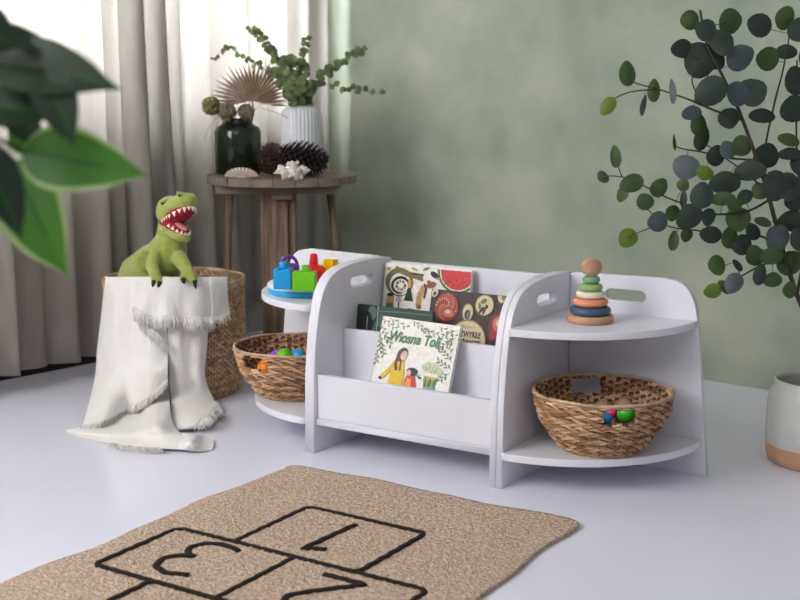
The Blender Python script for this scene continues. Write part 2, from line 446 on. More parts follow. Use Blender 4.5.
# toys inside the baskets
def put_ball(label, c, r, mats, bands=False):
    bm = bmesh.new(); ball(bm, (0, 0, 0), r, 3)
    if bands:
        for f in bm.faces: f.material_index = 1 if (f.calc_center_median().x > .002) else 0
    # nub pattern: little raised dimples make it a toy ball
    bm.verts.ensure_lookup_table()
    for v in bm.verts:
        n = v.co.normalized(); v.co *= 1+.02*math.sin(9*n.x+1)*math.sin(9*n.y)*math.sin(9*n.z)
    o = obj('toy_ball', bm, mats, sm=True); o.location = c
    return tag(o, label, 'toy ball', 'toy balls in the baskets')
lc = V3(lb_loc)
put_ball('magenta and orange toy ball seen through the handle gap of the left basket', lc+V3((-.066, -.088, .094)), .026, [p_org, p_mag], True)
put_ball('violet toy ball in the left basket, beside a lime green one', W(277, 358.5, lc.y+.02), .024, p_vio)
put_ball('lime green toy ball in the left basket, between violet and blue', W(284.5, 357, lc.y-.028), .025, p_green)
put_ball('blue toy ball in the left basket nearest the white side panel', W(298, 358.5, lc.y-.015), .027, p_cyan)
rc = V3(rb_loc)
for nm, lb, px, Y, r, m in (('toy_ball', 'blue toy ball low in the handle gap of the right basket', (606, 419), rc.y-.108, .015, p_blue),
                            ('toy_ball', 'magenta toy ball above the blue one in the handle gap of the right basket', (612, 413), rc.y-.075, .014, p_mag),
                            ('toy_ball', 'bright green toy ball filling the handle gap of the right basket', (626, 414), rc.y-.100, .021, p_bgreen)):
    put_ball(lb, W(px[0], px[1], Y), r, m)
eggm = mat('dull_brown_wood', (152, 118, 96), (136, 104, 84), rough=.6, scale=30)
for lb, px in (('smooth brown wooden egg in the right basket, left of its twin', (603, 406)), ('smooth brown wooden egg in the right basket above the green ball', (624, 404))):
    bm = bmesh.new(); ball(bm, (0, 0, 0), (.021, .021, .026), 3)
    for v in bm.verts: v.co.x *= 1-.25*v.co.z/.026*.5; v.co.y *= 1-.25*v.co.z/.026*.5
    o = obj('wooden_egg', bm, eggm, sm=True); o.location = W(px[0], px[1]+3, rc.y-.045); o.rotation_euler = (1.2, .3, .4)
    tag(o, lb, 'wooden egg', 'wooden eggs in the right basket')
bm = bmesh.new(); lathe(bm, [(0, 0), (.102, .0), (.128, .045), (.135, .058), (.1, .068), (.05, .064), (0, .07)], 32)
for base, nm, lb in ((rc, 'toy_filling', 'jumble of small wooden toys filling the bottom of the right basket'),):
    pass
bm.free()
for c0, lb in ((rc, 'small wooden toys heaped in the right wicker basket'), (lc, 'small wooden toys heaped in the left wicker basket')):
    bm = bmesh.new(); r2 = random.Random(5)
    for k in range(70):
        a = r2.uniform(0, 6.28); rr_ = r2.uniform(0, 1)**.5*.09; z = r2.uniform(.018, .075)
        rr_ = min(rr_, .07+.3*z)
        add_box(bm, -.014, .014, -.009, .009, -.008, .008, Matrix.Translation(c0+V3((rr_*math.cos(a), rr_*math.sin(a), z))) @ Matrix.Rotation(r2.uniform(0, 3), 4, (r2.random(), r2.random(), 1)), bev=.002)
    tag(obj('wooden_toys', bm, natural), lb, 'toys', kind='stuff')

# tall basket with the dinosaur
TB = V3((-.706, 3.829, 0)); TBR = .213; TBH = .357
tb = thing('laundry_basket', 'tall round woven basket with the plush dinosaur and cream throw over its rim', 'basket', TB)
bm = wicker_mesh([(.004, TBR-.022), (.04, TBR-.008), (.14, TBR), (.26, TBR+.001), (TBH, TBR)], 44, 64, .0052, sub=3, per=6, wob=.002)
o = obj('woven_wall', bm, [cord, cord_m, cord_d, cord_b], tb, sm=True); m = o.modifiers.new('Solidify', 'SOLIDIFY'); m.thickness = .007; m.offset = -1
bm = bmesh.new(); lathe(bm, [(0, 0), (TBR-.024, 0), (TBR-.02, .006), (0, .008)], 48); obj('base', bm, wicker2, tb)
bm = bmesh.new()
for dz in (0, .011): tube(bm, rim_pts(TBR+.001, TBH-.002+dz-.008, 90, .0008), .007, 8, closed=True)
obj('rim', bm, wicker2, tb)

# ------------------------------------------------------------------ plush dinosaur (one remeshed body)
def chain(bm, pts, step=.35, M=None):
    for (p0, r0), (p1, r1) in zip(pts, pts[1:]):
        n = max(2, int((p1-p0).length/(min(r0, r1)*step)))
        for k in range(n+1):
            t = k/n; ball(bm, p0.lerp(p1, t), r0+(r1-r0)*t, 2)
px = .00298; DYO = .045
DY = 3.66
dino = thing('plush_dinosaur', 'lime green plush tyrannosaurus with open red mouth leaning out of the tall basket', 'plush toy', (TB.x, TB.y, .01))
DINV = Matrix.Translation(-V3((TB.x, TB.y, .01)))
bm = bmesh.new()
D = lambda x, y, Y, r: (W(x, y, Y+DYO), r*px)
chain(bm, [D(171, 214, 3.63, 12.5), D(171, 226, 3.63, 13.5), D(171, 243, 3.64, 17), D(165, 258, 3.66, 22.5), D(153, 270, 3.69, 25), D(143, 284, 3.73, 24)])
chain(bm, [D(153, 262, 3.70, 20), D(138, 272, 3.76, 19), D(131, 286, 3.79, 18)])
chain(bm, [D(143, 290, 3.75, 30), D(146, 320, 3.77, 36), D(150, 350, 3.77, 38)], .5)
# lower body sits on the basket floor
for s_ in (-1, 1):
    chain(bm, [(TB+V3((s_*.08, .03, .14)), .05), (TB+V3((s_*.10, -.02, .07)), .045), (TB+V3((s_*.09, -.09, .045)), .04)])
chain(bm, [(TB+V3((0, .04, .16)), .09), (TB+V3((0, .03, .10)), .09)])
# head frame
hf = V3((.66, -.75, 0)).normalized(); hl = V3((.75, .66, 0)).normalized(); hu = V3((0, 0, 1))
roll = Matrix.Rotation(math.radians(-9), 3, hf)
hl = roll @ hl; hu = roll @ hu
hinge = W(172.5, 222, 3.60+DYO)
def hp(f, l, u): return hinge+(hf*f+hl*l+hu*u)*1.07
HS = 1.07
Mh = Matrix((hf, hl, hu)).transposed()*HS
cu_, su_ = math.cos(math.radians(27)), math.sin(math.radians(27)); cl_, sl_ = math.cos(math.radians(-20)), math.sin(math.radians(-20))
Mu = Mh @ Matrix.Rotation(math.radians(-27), 3, 'Y'); Ml = Mh @ Matrix.Rotation(math.radians(20), 3, 'Y')
def up(f, l, u): return hinge + Mu @ V3((f, l, u))
def lo(f, l, u): return hinge + Ml @ V3((f, l, u))
# cranium + upper jaw
ball(bm, hp(-.012, 0, .028), (.042, .043, .044), 3, Mh)
for f, w, h in ((.0, .040, .030), (.02, .040, .030), (.04, .038, .027), (.058, .036, .025), (.072, .034, .024), (.084, .031, .023)):
    ball(bm, up(f, 0, h+.002), (.026, w, h), 3, Mu)
ball(bm, up(.085, 0, .028), (.028, .026, .018), 3, Mu)
ball(bm, up(.045, 0, .028), (.050, .033, .027), 3, Mu)
ball(bm, up(.02, 0, .034), (.045, .030, .026), 3, Mu)
for l in (-1, 1): ball(bm, up(.086, l*.013, .040), (.016, .012, .010), 2, Mu)
# lower jaw
for f, w, h in ((-.005, .036, .020), (.015, .036, .018), (.035, .034, .016), (.052, .031, .014), (.066, .028, .013)):
    ball(bm, lo(f, 0, -h-.002), (.022, w, h), 3, Ml)
# eye ridges
for q, Y in (((163.5, 203), 3.645), ((180.5, 196.5), 3.630)): ball(bm, W(q[0], q[1], Y), (.016, .013, .013), 2)
# arms and hands
chain(bm, [D(154, 256, 3.60, 8), D(152, 266, 3.575, 6.8), D(156, 276, 3.555, 5.8)])
chain(bm, [D(156, 276, 3.553, 5.5), D(154.5, 282, 3.545, 3.6)]); chain(bm, [D(156, 276, 3.553, 5.5), D(160, 282, 3.545, 3.6)])
chain(bm, [D(180, 259, 3.60, 8.5), D(186, 268, 3.575, 6.8), D(188, 273, 3.56, 6)])
chain(bm, [D(187, 273, 3.558, 5.0), D(183, 279, 3.548, 3.5)]); chain(bm, [D(189, 272, 3.558, 5.4), D(194, 281, 3.545, 3.6)])
me = bpy.data.meshes.new('body'); bmesh.ops.transform(bm, matrix=DINV, verts=bm.verts); bm.to_mesh(me); bm.free()
body = link('body', me, None, dino)
bake(body, [('REMESH', dict(mode='VOXEL', voxel_size=.0032, use_smooth_shade=True)), ('SMOOTH', dict(factor=.5, iterations=7))])
body.data.materials.clear(); body.data.materials.append(plush); smooth(body.data)
def dpart(name, bm, m):
    bmesh.ops.transform(bm, matrix=DINV, verts=bm.verts); return obj(name, bm, m, dino, sm=True)
bm = bmesh.new(); ball(bm, W(147, 262, 3.635), (.030, .012, .034), 3); dpart('thigh_patch', bm, plush_d).data
def jaw_pad(fn, M3, L0, L1, w0, w1, z0, z1, n=24):
    bm = bmesh.new(); top = []; bot = []
    pts = [(L0, -w0)]+[((L0+.35*(L1-L0))+(L1-L0)*.65*math.sin(a*PI/n), -w1*math.cos(a*PI/n)) for a in range(n+1)]+[(L0, w0)]
    top = [bm.verts.new(fn(f, l, z1)) for f, l in pts]; bot = [bm.verts.new(fn(f, l, z0)) for f, l in pts]
    c = bm.verts.new(fn((L0+L1)/2, 0, z1*1.0+(.004 if z1 > z0 else -.004)))
    k = len(pts)
    for i in range(k):
        bm.faces.new((top[i], top[(i+1) % k], bot[(i+1) % k], bot[i])); bm.faces.new((top[(i+1) % k], top[i], c))
    bm.faces.new(bot); return bm
dpart('palate', jaw_pad(up, Mu, -.012, .100, .035, .0315, .012, -.0025), redfelt)
dpart('mouth_floor', jaw_pad(lo, Ml, -.012, .080, .0335, .028, -.012, .0025), redfelt)
bm = bmesh.new(); ball(bm, hp(.004, 0, .001), (.020, .034, .013), 3, Mh); dpart('throat', bm, redfelt)
bm = bmesh.new(); ball(bm, lo(.040, 0.004, .006), (.030, .013, .0045), 3, Ml); dpart('tongue', bm, pinkfelt)
def teeth(fn, L1, w1, zdir, n, ln):
    bm = bmesh.new()
    for a in range(n):
        t = (a+.5)/n*PI; L0 = -.005
        f = L0+.3*(L1-L0)+(L1-L0)*.70*math.sin(t); l = -w1*math.cos(t)
        if n > 12 and False: continue
        b = V3((f, l, 0)); s = ln*(1 if a % 2 else .75)
        vs = []
        tx = V3((math.cos(t)*.7, math.sin(t), 0)).normalized()
        for q in (b-tx*.0058, b+tx*.0058, b+V3((-math.sin(t)*.004, math.cos(t)*.004, 0))): vs.append(bm.verts.new(fn(q.x, q.y, -zdir*.003)))
        ap = bm.verts.new(fn(b.x, b.y, zdir*s))
        bm.faces.new(vs)
        for i in range(3): bm.faces.new((vs[i], vs[(i+1) % 3], ap))
    return bm
bm = teeth(up, .104, .0345, -1, 11, .013)
for side in (-1, 1):   # teeth along the sides of the upper jaw
    for k in range(3):
        f = .002+k*.012; b = [(f-.005, side*.0355), (f+.004, side*.0355), (f, side*.032)]
        vs = [bm.verts.new(up(q[0], q[1], .003)) for q in b]; ap = bm.verts.new(up(f, side*.0345, -.008))
        bm.faces.new(vs)
        for i in range(3): bm.faces.new((vs[i], vs[(i+1) % 3], ap))
o = dpart('upper_teeth', bm, toothm); smooth(o.data, False)
bm = teeth(lo, .084, .030, 1, 10, .010)
o = dpart('lower_teeth', bm, toothm); smooth(o.data, False)
from mathutils.bvhtree import BVHTree
bvh = BVHTree.FromPolygons([v.co.copy() for v in body.data.vertices], [tuple(p.vertices) for p in body.data.polygons])
def skin(x, y):
    h = bvh.ray_cast(EYE-V3((TB.x, TB.y, .01)), ray(x, y).normalized()); return (h[0]+V3((TB.x, TB.y, .01)), h[1]) if h[0] else (W(x, y, 3.62), V3((0, -1, 0)))
for (x, y), an in (((163.5, 203), -.5), ((180.5, 195.5), .5)):
    p, n_ = skin(x, y)
    bm = bmesh.new(); ball(bm, p, (.0088, .0045, .0062), 2, Matrix.Rotation(an, 3, 'Y')); dpart('eye', bm, black)
    bm = bmesh.new(); ball(bm, p+V3((0, .003, .0055)), (.0125, .0095, .0055), 2, Matrix.Rotation(an*.6, 3, 'Y')); dpart('eyelid', bm, plush)
for a, b in (((154, 281), (152.5, 288)), ((160, 282), (157.5, 288.5)), ((183, 279), (184.5, 284)), ((194.5, 281), (196, 289))):
    bm = bmesh.new(); p0 = W(a[0], a[1], 3.585); p1 = W(b[0], b[1], 3.578)
    tube(bm, [p0, p0.lerp(p1, .5)+V3((0, -.003, 0)), p1], [.0075, .0055, .001], 8); dpart('claw', bm, black)

# ------------------------------------------------------------------ throw blanket draped over the basket front
def cyl_y(xw, extra=0.0):
    """depth of the basket's front surface at world x"""
    d = min(abs(xw-TB.x), TBR-.004); return TB.y-math.sqrt((TBR+.010)**2-d*d)-extra
def on_basket(x, y, extra=0.0):
    """point at pixel x,y lying `extra` in front of the basket's curved front"""
    Y = 3.57
    for _ in range(8): Y = cyl_y(W(x, y, Y).x, extra)
    return W(x, y, Y)
bl_bm = bmesh.new(); fr_bm = bmesh.new()
def sheet(rows, nu=10, nv=10, wr=.005, freq=34, seed=0):
    """rows of control points -> smooth cloth; returns last-row points"""
    R1 = [catmull(r, nu) for r in rows]
    cols = [catmull([r[i] for r in R1], nv) for i in range(len(R1[0]))]
    g = []
    for i, c in enumerate(cols):
        line = []
        for j, p in enumerate(c):
            n = noise.noise(V3((p.x*freq*.5+seed, p.z*7, seed)))*wr*1.6+noise.noise(V3((p.x*freq*1.3, p.z*22+seed, 4)))*wr*.6
            line.append(bl_bm.verts.new(p+V3((0, -abs(n), 0))))
        g.append(line)
    for i in range(len(g)-1):
        for j in range(len(g[0])-1):
            bl_bm.faces.new((g[i][j], g[i+1][j], g[i+1][j+1], g[i][j+1])).smooth = True
    return g
def fringe(pts, d, ln, n, r=.0012, jit=.16, seed=1):
    rr = random.Random(seed); P = catmull(pts, 12)
    for k in range(n):
        t = rr.random()*(len(P)-1.001); i = int(t); p = P[i].lerp(P[i+1], t-i)+V3((0, -.004, .004))
        dd = V3(d)+V3((rr.uniform(-jit, jit), rr.uniform(-.15, .1), rr.uniform(-jit, jit)*.5)); dd.normalize()
        l = ln*rr.uniform(.6, 1.15); b = V3((rr.uniform(-1, 1), rr.uniform(-1, .2), rr.uniform(-1, 1)))*l*.16
        e = p+dd*l
        if e.z < .003: e.z = .003
        tube(fr_bm, [p, p.lerp(e, .5)+b, e], [r*1.5, r*1.2, r*.6], 4)
B = on_basket
# left long fall (rows from the rim down)
def rim_in(x, dz, dy): # inside of the basket
    p = B(x, 279, 0); return V3((p.x, TB.y-math.sqrt(max(TBR**2-(p.x-TB.x)**2, .0004))+.025+dy, TBH-dz))
e1 = .012
xl = [105, 118, 133, 150, 168]
rows = [[rim_in(x, .05, 0) for x in xl], [B(x, 280.5, .004)+V3((0, .012, .004)) for x in xl],
        [B(x, 284, e1) for x in xl],
        [B(x, 318, e1+f) for x, f in zip([101, 115, 132, 150, 167], (0, .012, .0, .012, .0))],
        [B(x, 352, .02+f) for x, f in zip([97, 112, 130, 150, 168], (.0, .016, .004, .02, .0))],
        [B(x, y, .035+f) for (x, y), f in zip([(95, 378), (110, 378), (130, 376), (150, 374), (168, 366)], (.01, .035, .02, .04, .025))],
        [B(x, y, f) for (x, y), f in zip([(84, 424), (105, 420), (128, 409), (150, 396), (168, 380)], (.10, .10, .095, .085, .06))]]
rows[-1][0] = G(83, 426, .012); rows[-1][1] = G(105, 421, .022)
g = sheet(rows, seed=2)
fringe([r[-1].co for r in g], (-.25, -.45, -1), .034, 330, seed=3)
# diagonal second fringe higher on the left fall (hem of the upper fold)
# right fall
rows = [[B(x, 300, .012+f) for x, f in zip((168, 178, 190, 200, 208), (0, .01, .004, .01, 0))],
        [B(x, 340, .014+f) for x, f in zip((168, 178, 190, 200, 207.5), (0, .014, .004, .01, 0))],
        [B(x, 375, .016+f) for x, f in zip((169, 178, 190, 199, 205), (0, .016, .008, .012, .0))],
        [B(x, 398, .03+f) for x, f in zip((171, 180, 193, 205, 213), (0, .02, .02, .01, .0))],
        [G(x, y, z) for x, y, z in ((172, 424, .012), (182, 424, .02), (195, 420, .03), (208, 414, .03), (219, 404, .02))],
        [G(x, y, z) for x, y, z in ((174, 430, .006), (184, 430, .008), (197, 428, .01), (210, 424, .012), (223, 415, .008))]]
g = sheet(rows, seed=9)
fringe([G(199, 421, .03), G(209, 416, .04), (G(220, 407, .03))], (.15, -.6, -.8), .034, 170, jit=.6, seed=5)
# short upper fold with fringe hem
xs = [130, 140, 153, 168, 184, 198, 212]
rows = [[rim_in(x, .045, -.003) for x in xs], [B(x, 280, .012)+V3((0, .012, .004)) for x in xs], [B(x, 285, .024) for x in xs],
        [B(x, 303, .03+f) for x, f in zip(xs, (0, .008, 0, .008, 0, .008, 0))],
        [B(x, y, .032+f) for (x, y), f in zip([(133, 304), (142, 313), (154, 317), (168, 316), (184, 318), (198, 319), (212, 318)], (0, .014, 0, .016, 0, .014, 0))]]
g = sheet(rows, seed=4)
fringe([g[i][-1].co for i in range(4, len(g))], (.05, -.2, -1), .040, 420, seed=6)
# trailing diagonal fringe under the fold, left of the gap
fringe([B(134, 308, .045), B(141, 318, .045), B(150, 328, .045), B(160, 336, .045), B(167, 344, .04)], (.1, -.3, -1), .036, 240, seed=8)
# side flap
xs = [209, 215, 221, 227]
rows = [[rim_in(x, .04, 0) for x in xs], [B(x, 279.5, .012)+V3((0, .012, .004)) for x in xs], [B(x, 284, .030) for x in xs],
        [B(x, 300, .036) for x in (212, 218, 224, 228)], [B(x, y, .04) for x, y in ((211, 319), (219, 317), (225, 315), (230, 312))]]
g = sheet(rows, seed=6)
fringe([r[-1].co for r in g], (.1, -.2, -1), .03, 60, seed=7)
# pool of cloth lying on the floor
rows = [[B(x, 372, .002+f) for x, f in zip((99, 116, 134, 150, 168), (0, .008, 0, .006, 0))],
        [B(x, 396, .008+f) for x, f in zip((95, 113, 132, 151, 170), (0, .012, 0, .014, .0))],
        [G(88, 422, .004), B(111, 414, .04), B(134, 414, .035), G(154, 411, .035), G(170, 404, .040)],
        [G(72, 429, .004), G(106, 431, .012), G(136, 429, .018), G(158, 425, .052), G(173, 424, .030)],
        [G(66, 431, .003), G(104, 438, .006), G(138, 439, .010), G(162, 438, .024), G(186, 438, .022)],
        [G(80, 437, .003), G(112, 444, .004), G(142, 447, .006), G(172, 449, .010), G(205, 450, .006)]]
g = sheet(rows, wr=.002, seed=12)
for r_ in g:
    for v in r_: v.co.z = max(v.co.z, .002)
rows = [[G(178, 432, .015), G(192, 434, .03), G(204, 436, .01), G(214, 440, .004)],
        [G(176, 440, .01), G(190, 442, .035), G(202, 444, .012), G(214, 446, .004)],
        [G(172, 448, .006), G(186, 450, .01), G(200, 451, .006), G(212, 450, .003)]]
g = sheet(rows, wr=.001, seed=13)
fringe([G(112, 444, .006), G(135, 448, .008), G(160, 449, .01)], (.2, -1, -.2), .026, 200, jit=.8, seed=12)
for v in bl_bm.verts: v.co.z = max(v.co.z, .002)
thr = thing('throw_blanket', 'cream cotton throw with fringed edges hanging over the tall basket to the floor', 'blanket', V3((TB.x, TB.y-.3, 0)))
Mi = Matrix.Translation(-V3(thr.location))
for b_ in (bl_bm, fr_bm): bmesh.ops.transform(b_, matrix=Mi, verts=b_.verts)
o = obj('cloth', bl_bm, cotton, thr, sm=True); m = o.modifiers.new('Solidify', 'SOLIDIFY'); m.thickness = .0035; m.offset = 0
m = o.modifiers.new('Sub', 'SUBSURF'); m.levels = 1; m.render_levels = 1
tag(obj('fringe', fr_bm, cotton, thr, sm=True), kind='stuff')

# ------------------------------------------------------------------ rug with hopscotch
ra = V3((.8441, -.5362, 0)); rb = V3((-.5362, -.8441, 0)); r0 = V3((-.2694, 3.0099, 0))
RW, RLn = .795, 1.85
rug = thing('jute_rug', 'braided natural jute rug with black hopscotch squares lying on the white floor', 'rug', r0)
def rugP(a, b, z): return ra*a+rb*b+V3((0, 0, z))
bm = bmesh.new(); na, nb = 110, 250; g = []
def edge_wave(t, s): return .006*math.sin(t*9+s)+.003*math.sin(t*23+s*2)
for i in range(na+1):
    col = []
    for j in range(nb+1):
        a = i/na; b = j/nb
        A = a*RW; Bb = b*RLn
        A += edge_wave(b*2.2, 1)*(1-a)*(1.2)+edge_wave(b*2, 3)*a
        Bb += edge_wave(a, 2)*(1-b)
        # rounded corners
        r_ = .035; dx = min(A, RW-A); dy = Bb
        if a*RW < r_ and b*RLn < r_:
            q = V3((r_-a*RW, r_-b*RLn)); mx = max(q.x, q.y)
            if q.length > 0: q = q.normalized()*mx; A, Bb = r_-q.x, r_-q.y
        if (1-a)*RW < r_ and b*RLn < r_:
            q = V3((r_-(1-a)*RW, r_-b*RLn)); mx = max(q.x, q.y)
            if q.length > 0: q = q.normalized()*mx; A, Bb = RW-(r_-q.x), r_-q.y
        e = min(a*RW, (1-a)*RW, b*RLn)
        braid = .0016*math.sin(2*PI*e/.014)+.0010*math.sin(2*PI*(A+Bb)/.016+e*500)
        z = .009+braid*(1 if e > .004 else .3)+.002*math.sin(A*7)*math.sin(Bb*5)
        col.append((bm.verts.new(rugP(A, Bb, z)), e))
    g.append(col)
for i in range(na):
    for j in range(nb):
        bm.faces.new((g[i][j][0], g[i+1][j][0], g[i+1][j+1][0], g[i][j+1][0])).smooth = True
# skirt
ring = [g[i][0][0] for i in range(na+1)]+[g[na][j][0] for j in range(1, nb+1)]+[g[i][nb][0] for i in range(na-1, -1, -1)]+[g[0][j][0] for j in range(nb-1, 0, -1)]
low = [bm.verts.new((v.co.x, v.co.y, .0005)) for v in ring]
for i in range(len(ring)):
    k = (i+1) % len(ring); bm.faces.new((ring[i], ring[k], low[k], low[i]))
obj('mat', bm, jute, rug, sm=True)
def stroke(bm, pts, w=.0068, z0=.0095, closed=False):
    pts = [V3((a*1.052, b*1.037, 0)) for a, b in pts]; P = []
    n_ = len(pts)
    rng = range(n_ if closed else n_-1)
    for i in rng:
        p, q = pts[i], pts[(i+1) % n_]; k = max(1, int((q-p).length/.008))
        for t in range(k): P.append(p.lerp(q, t/k))
    if not closed: P.append(pts[-1])
    tube(bm, [rugP(p.x+.0012*math.sin(i*1.3), p.y+.0012*math.cos(i*1.7), z0+.002*math.sin(p.x*7)*math.sin(p.y*5)) for i, p in enumerate(P)], w, 8, closed=closed)
bm = bmesh.new()
rc_ = lambda a0, a1, b0, b1, c=.012: [(a0+c, b0), (a1-c, b0), (a1, b0+c), (a1, b1-c), (a1-c, b1), (a0+c, b1), (a0, b1-c), (a0, b0+c)]
stroke(bm, rc_(.222, .516, .24, .49), closed=True)
stroke(bm, rc_(.075, .67, .49, .725), closed=True); stroke(bm, [(.373, .492), (.373, .722)])
stroke(bm, rc_(.222, .516, .725, .965), closed=True)
stroke(bm, rc_(.075, .67, .965, 1.2), closed=True); stroke(bm, [(.373, .967), (.373, 1.198)])
for v in bm.verts: v.co.z = .0105+(v.co.z-.0105)*.55
obj('hopscotch_outline', bm, rugline, rug)
def number(strokes):
    bm = bmesh.new()
    for q in strokes: stroke(bm, q, .0078)
    for v in bm.verts: v.co.z = .0107+(v.co.z-.0107)*.55
    obj('hopscotch_number', bm, rugline, rug)
number([[(.370, .278), (.360, .446), (.400, .425)]])
number([rounded([(.265, .526), (.225, .516), (.188, .526), (.172, .553), (.182, .582), (.208, .594)], 4)+rounded([(.2075, .5945), (.178, .608), (.167, .637), (.182, .668), (.22, .682), (.262, .668)], 4)])
number([rounded([(.562, .652), (.54, .682), (.5, .684), (.476, .655), (.49, .62), (.562, .53)], 4)+[(.47, .53)]])

# ------------------------------------------------------------------ ring stacker
st = thing('ring_stacker', 'wooden ring stacking toy with six pastel tiers on the right corner shelf', 'toy', G(590, 321.5, TOPZ))
sc_ = .00232
def torus_prof(r, h, z): # rounded ring profile, solid
    out = [(.004, z)]
    for k in range(9):
        a = -PI/2+PI*k/8; out.append((r-h/2+h/2*math.cos(a), z+h/2+h/2*math.sin(a)))
    out.append((.004, z+h)); return out
bm = bmesh.new(); lathe(bm, [(0, 0), (.050, 0), (.0525, .003), (.0525, .016), (.050, .019), (0, .019)], 48); obj('base', bm, natural, st)
bm = bmesh.new(); tube(bm, [(0, 0, .015), (0, 0, .125)], .004, 12); obj('peg', bm, natural, st)
z = .019
for r, h, m in ((.047, .0225, navy), (.0405, .020, coral), (.0335, .018, cream), (.0270, .0185, limeg), (.0205, .0195, mint)):
    bm = bmesh.new(); lathe(bm, torus_prof(r, h, z), 48); obj('ring', bm, m, st, sm=True); z += h+.0006
bm = bmesh.new(); lathe(bm, [(0, -.012), (.020, -.012), (.0225, -.009), (.0225, .009), (.020, .012), (0, .012)], 40)
o = obj('top_disc', bm, natural, st); o.matrix_basis = Matrix.Translation((0, 0, z+.0215)) @ Matrix.Rotation(math.radians(-7), 4, 'Z') @ Matrix.Rotation(PI/2, 4, 'X') 
st.rotation_euler = (0, 0, .32+PI); st.scale = (1.06, 1.06, .93)

# ------------------------------------------------------------------ shape tray and blocks on the left shelf
TC = SL(-SW-.150, -.160, TOPZ)
tr = thing('toy_tray', 'round white toy tray with a blue band on the left corner shelf', 'toy tray', TC)
bm = bmesh.new(); lathe(bm, [(0, 0), (.101, 0), (.103, .002), (.103, .016), (0, .016)], 64); obj('band', bm, p_cyan, tr)
bm = bmesh.new(); lathe(bm, [(0, .016), (.103, .016), (.107, .019), (.106, .026), (.102, .030), (0, .030)], 64); obj('tray_top', bm, p_white, tr, sm=False)
TZ = TOPZ+.030
def onT(x, y): p = G(x, y, TZ); return p
GR = 'plastic shape blocks on the round tray'
def block(label, m, loc, rz, build):
    t = thing('shape_block', label, 'toy block', loc, rz, GR); build(t, m); return t
def b_blue(t, m):
    bm = bmesh.new(); add_box(bm, -.024, .024, -.022, .022, 0, .052, bev=.004); obj('cube_body', bm, m, t)
    bm = bmesh.new(); lathe(bm, [(0, .05), (.012, .05), (.011, .058), (.013, .066), (.010, .072), (0, .074)], 24); obj('knob', bm, m, t)
    bm = bmesh.new(); add_box(bm, -.020, -.008, -.023, .023, .05, .056, bev=.002); add_box(bm, .008, .020, -.023, .023, .05, .056, bev=.002); obj('ridge', bm, m, t)
def b_green(t, m):
    bm = bmesh.new(); add_box(bm, -.030, .030, -.022, .022, 0, .050, bev=.004); obj('cube_body', bm, m, t)
    bm = bmesh.new(); add_box(bm, -.008, .010, -.002, .016, .048, .066, bev=.003); obj('knob', bm, m, t)
def b_red(t, m):
    bm = bmesh.new(); lathe(bm, [(0, 0), (.030, 0), (.032, .003), (.032, .040), (.024, .050), (.012, .054), (.0125, .066), (.010, .073), (0, .075)], 6, smoothf=False); obj('cube_body', bm, m, t)
    bm = bmesh.new(); lathe(bm, [(0, .072), (.0095, .072), (.011, .077), (.008, .083), (0, .084)], 20); obj('knob', bm, m, t)
def b_yel(t, m):
    bm = bmesh.new(); add_box(bm, -.026, .026, -.026, .026, 0, .044, bev=.004); obj('cube_body', bm, m, t)
    bm = bmesh.new(); add_box(bm, -.008, .026, -.014, .014, .043, .062, bev=.003); obj('knob', bm, m, t)
def b_pur(t, m):
    bm = bmesh.new(); lathe(bm, [(0, 0), (.028, 0), (.030, .003), (.030, .040), (.027, .044), (0, .044)], 32); obj('cube_body', bm, m, t)
    bm = bmesh.new(); tube(bm, [(.023*math.cos(a), 0, .042+.024*math.sin(a)) for a in [PI*k/14 for k in range(15)]], .0048, 10); obj('handle', bm, m, t)
block('blue cube shape block with a knob, at the left front of the tray', p_blue, onT(284, 288.5), -.15, b_blue)
block('green cube shape block with a square post, at the front of the tray', p_green, onT(305, 290), -.1, b_green)
block('red shape block with a bottle-neck top behind the green one', p_red, onT(314, 284), .3, b_red)
block('yellow stepped shape block nearest the white side panel', p_yel, onT(328, 282)+V3((.0, .01, 0)), -.55, b_yel)
block('purple shape block with an arched handle behind the blue cube', p_pur, onT(289, 280), .1, b_pur)

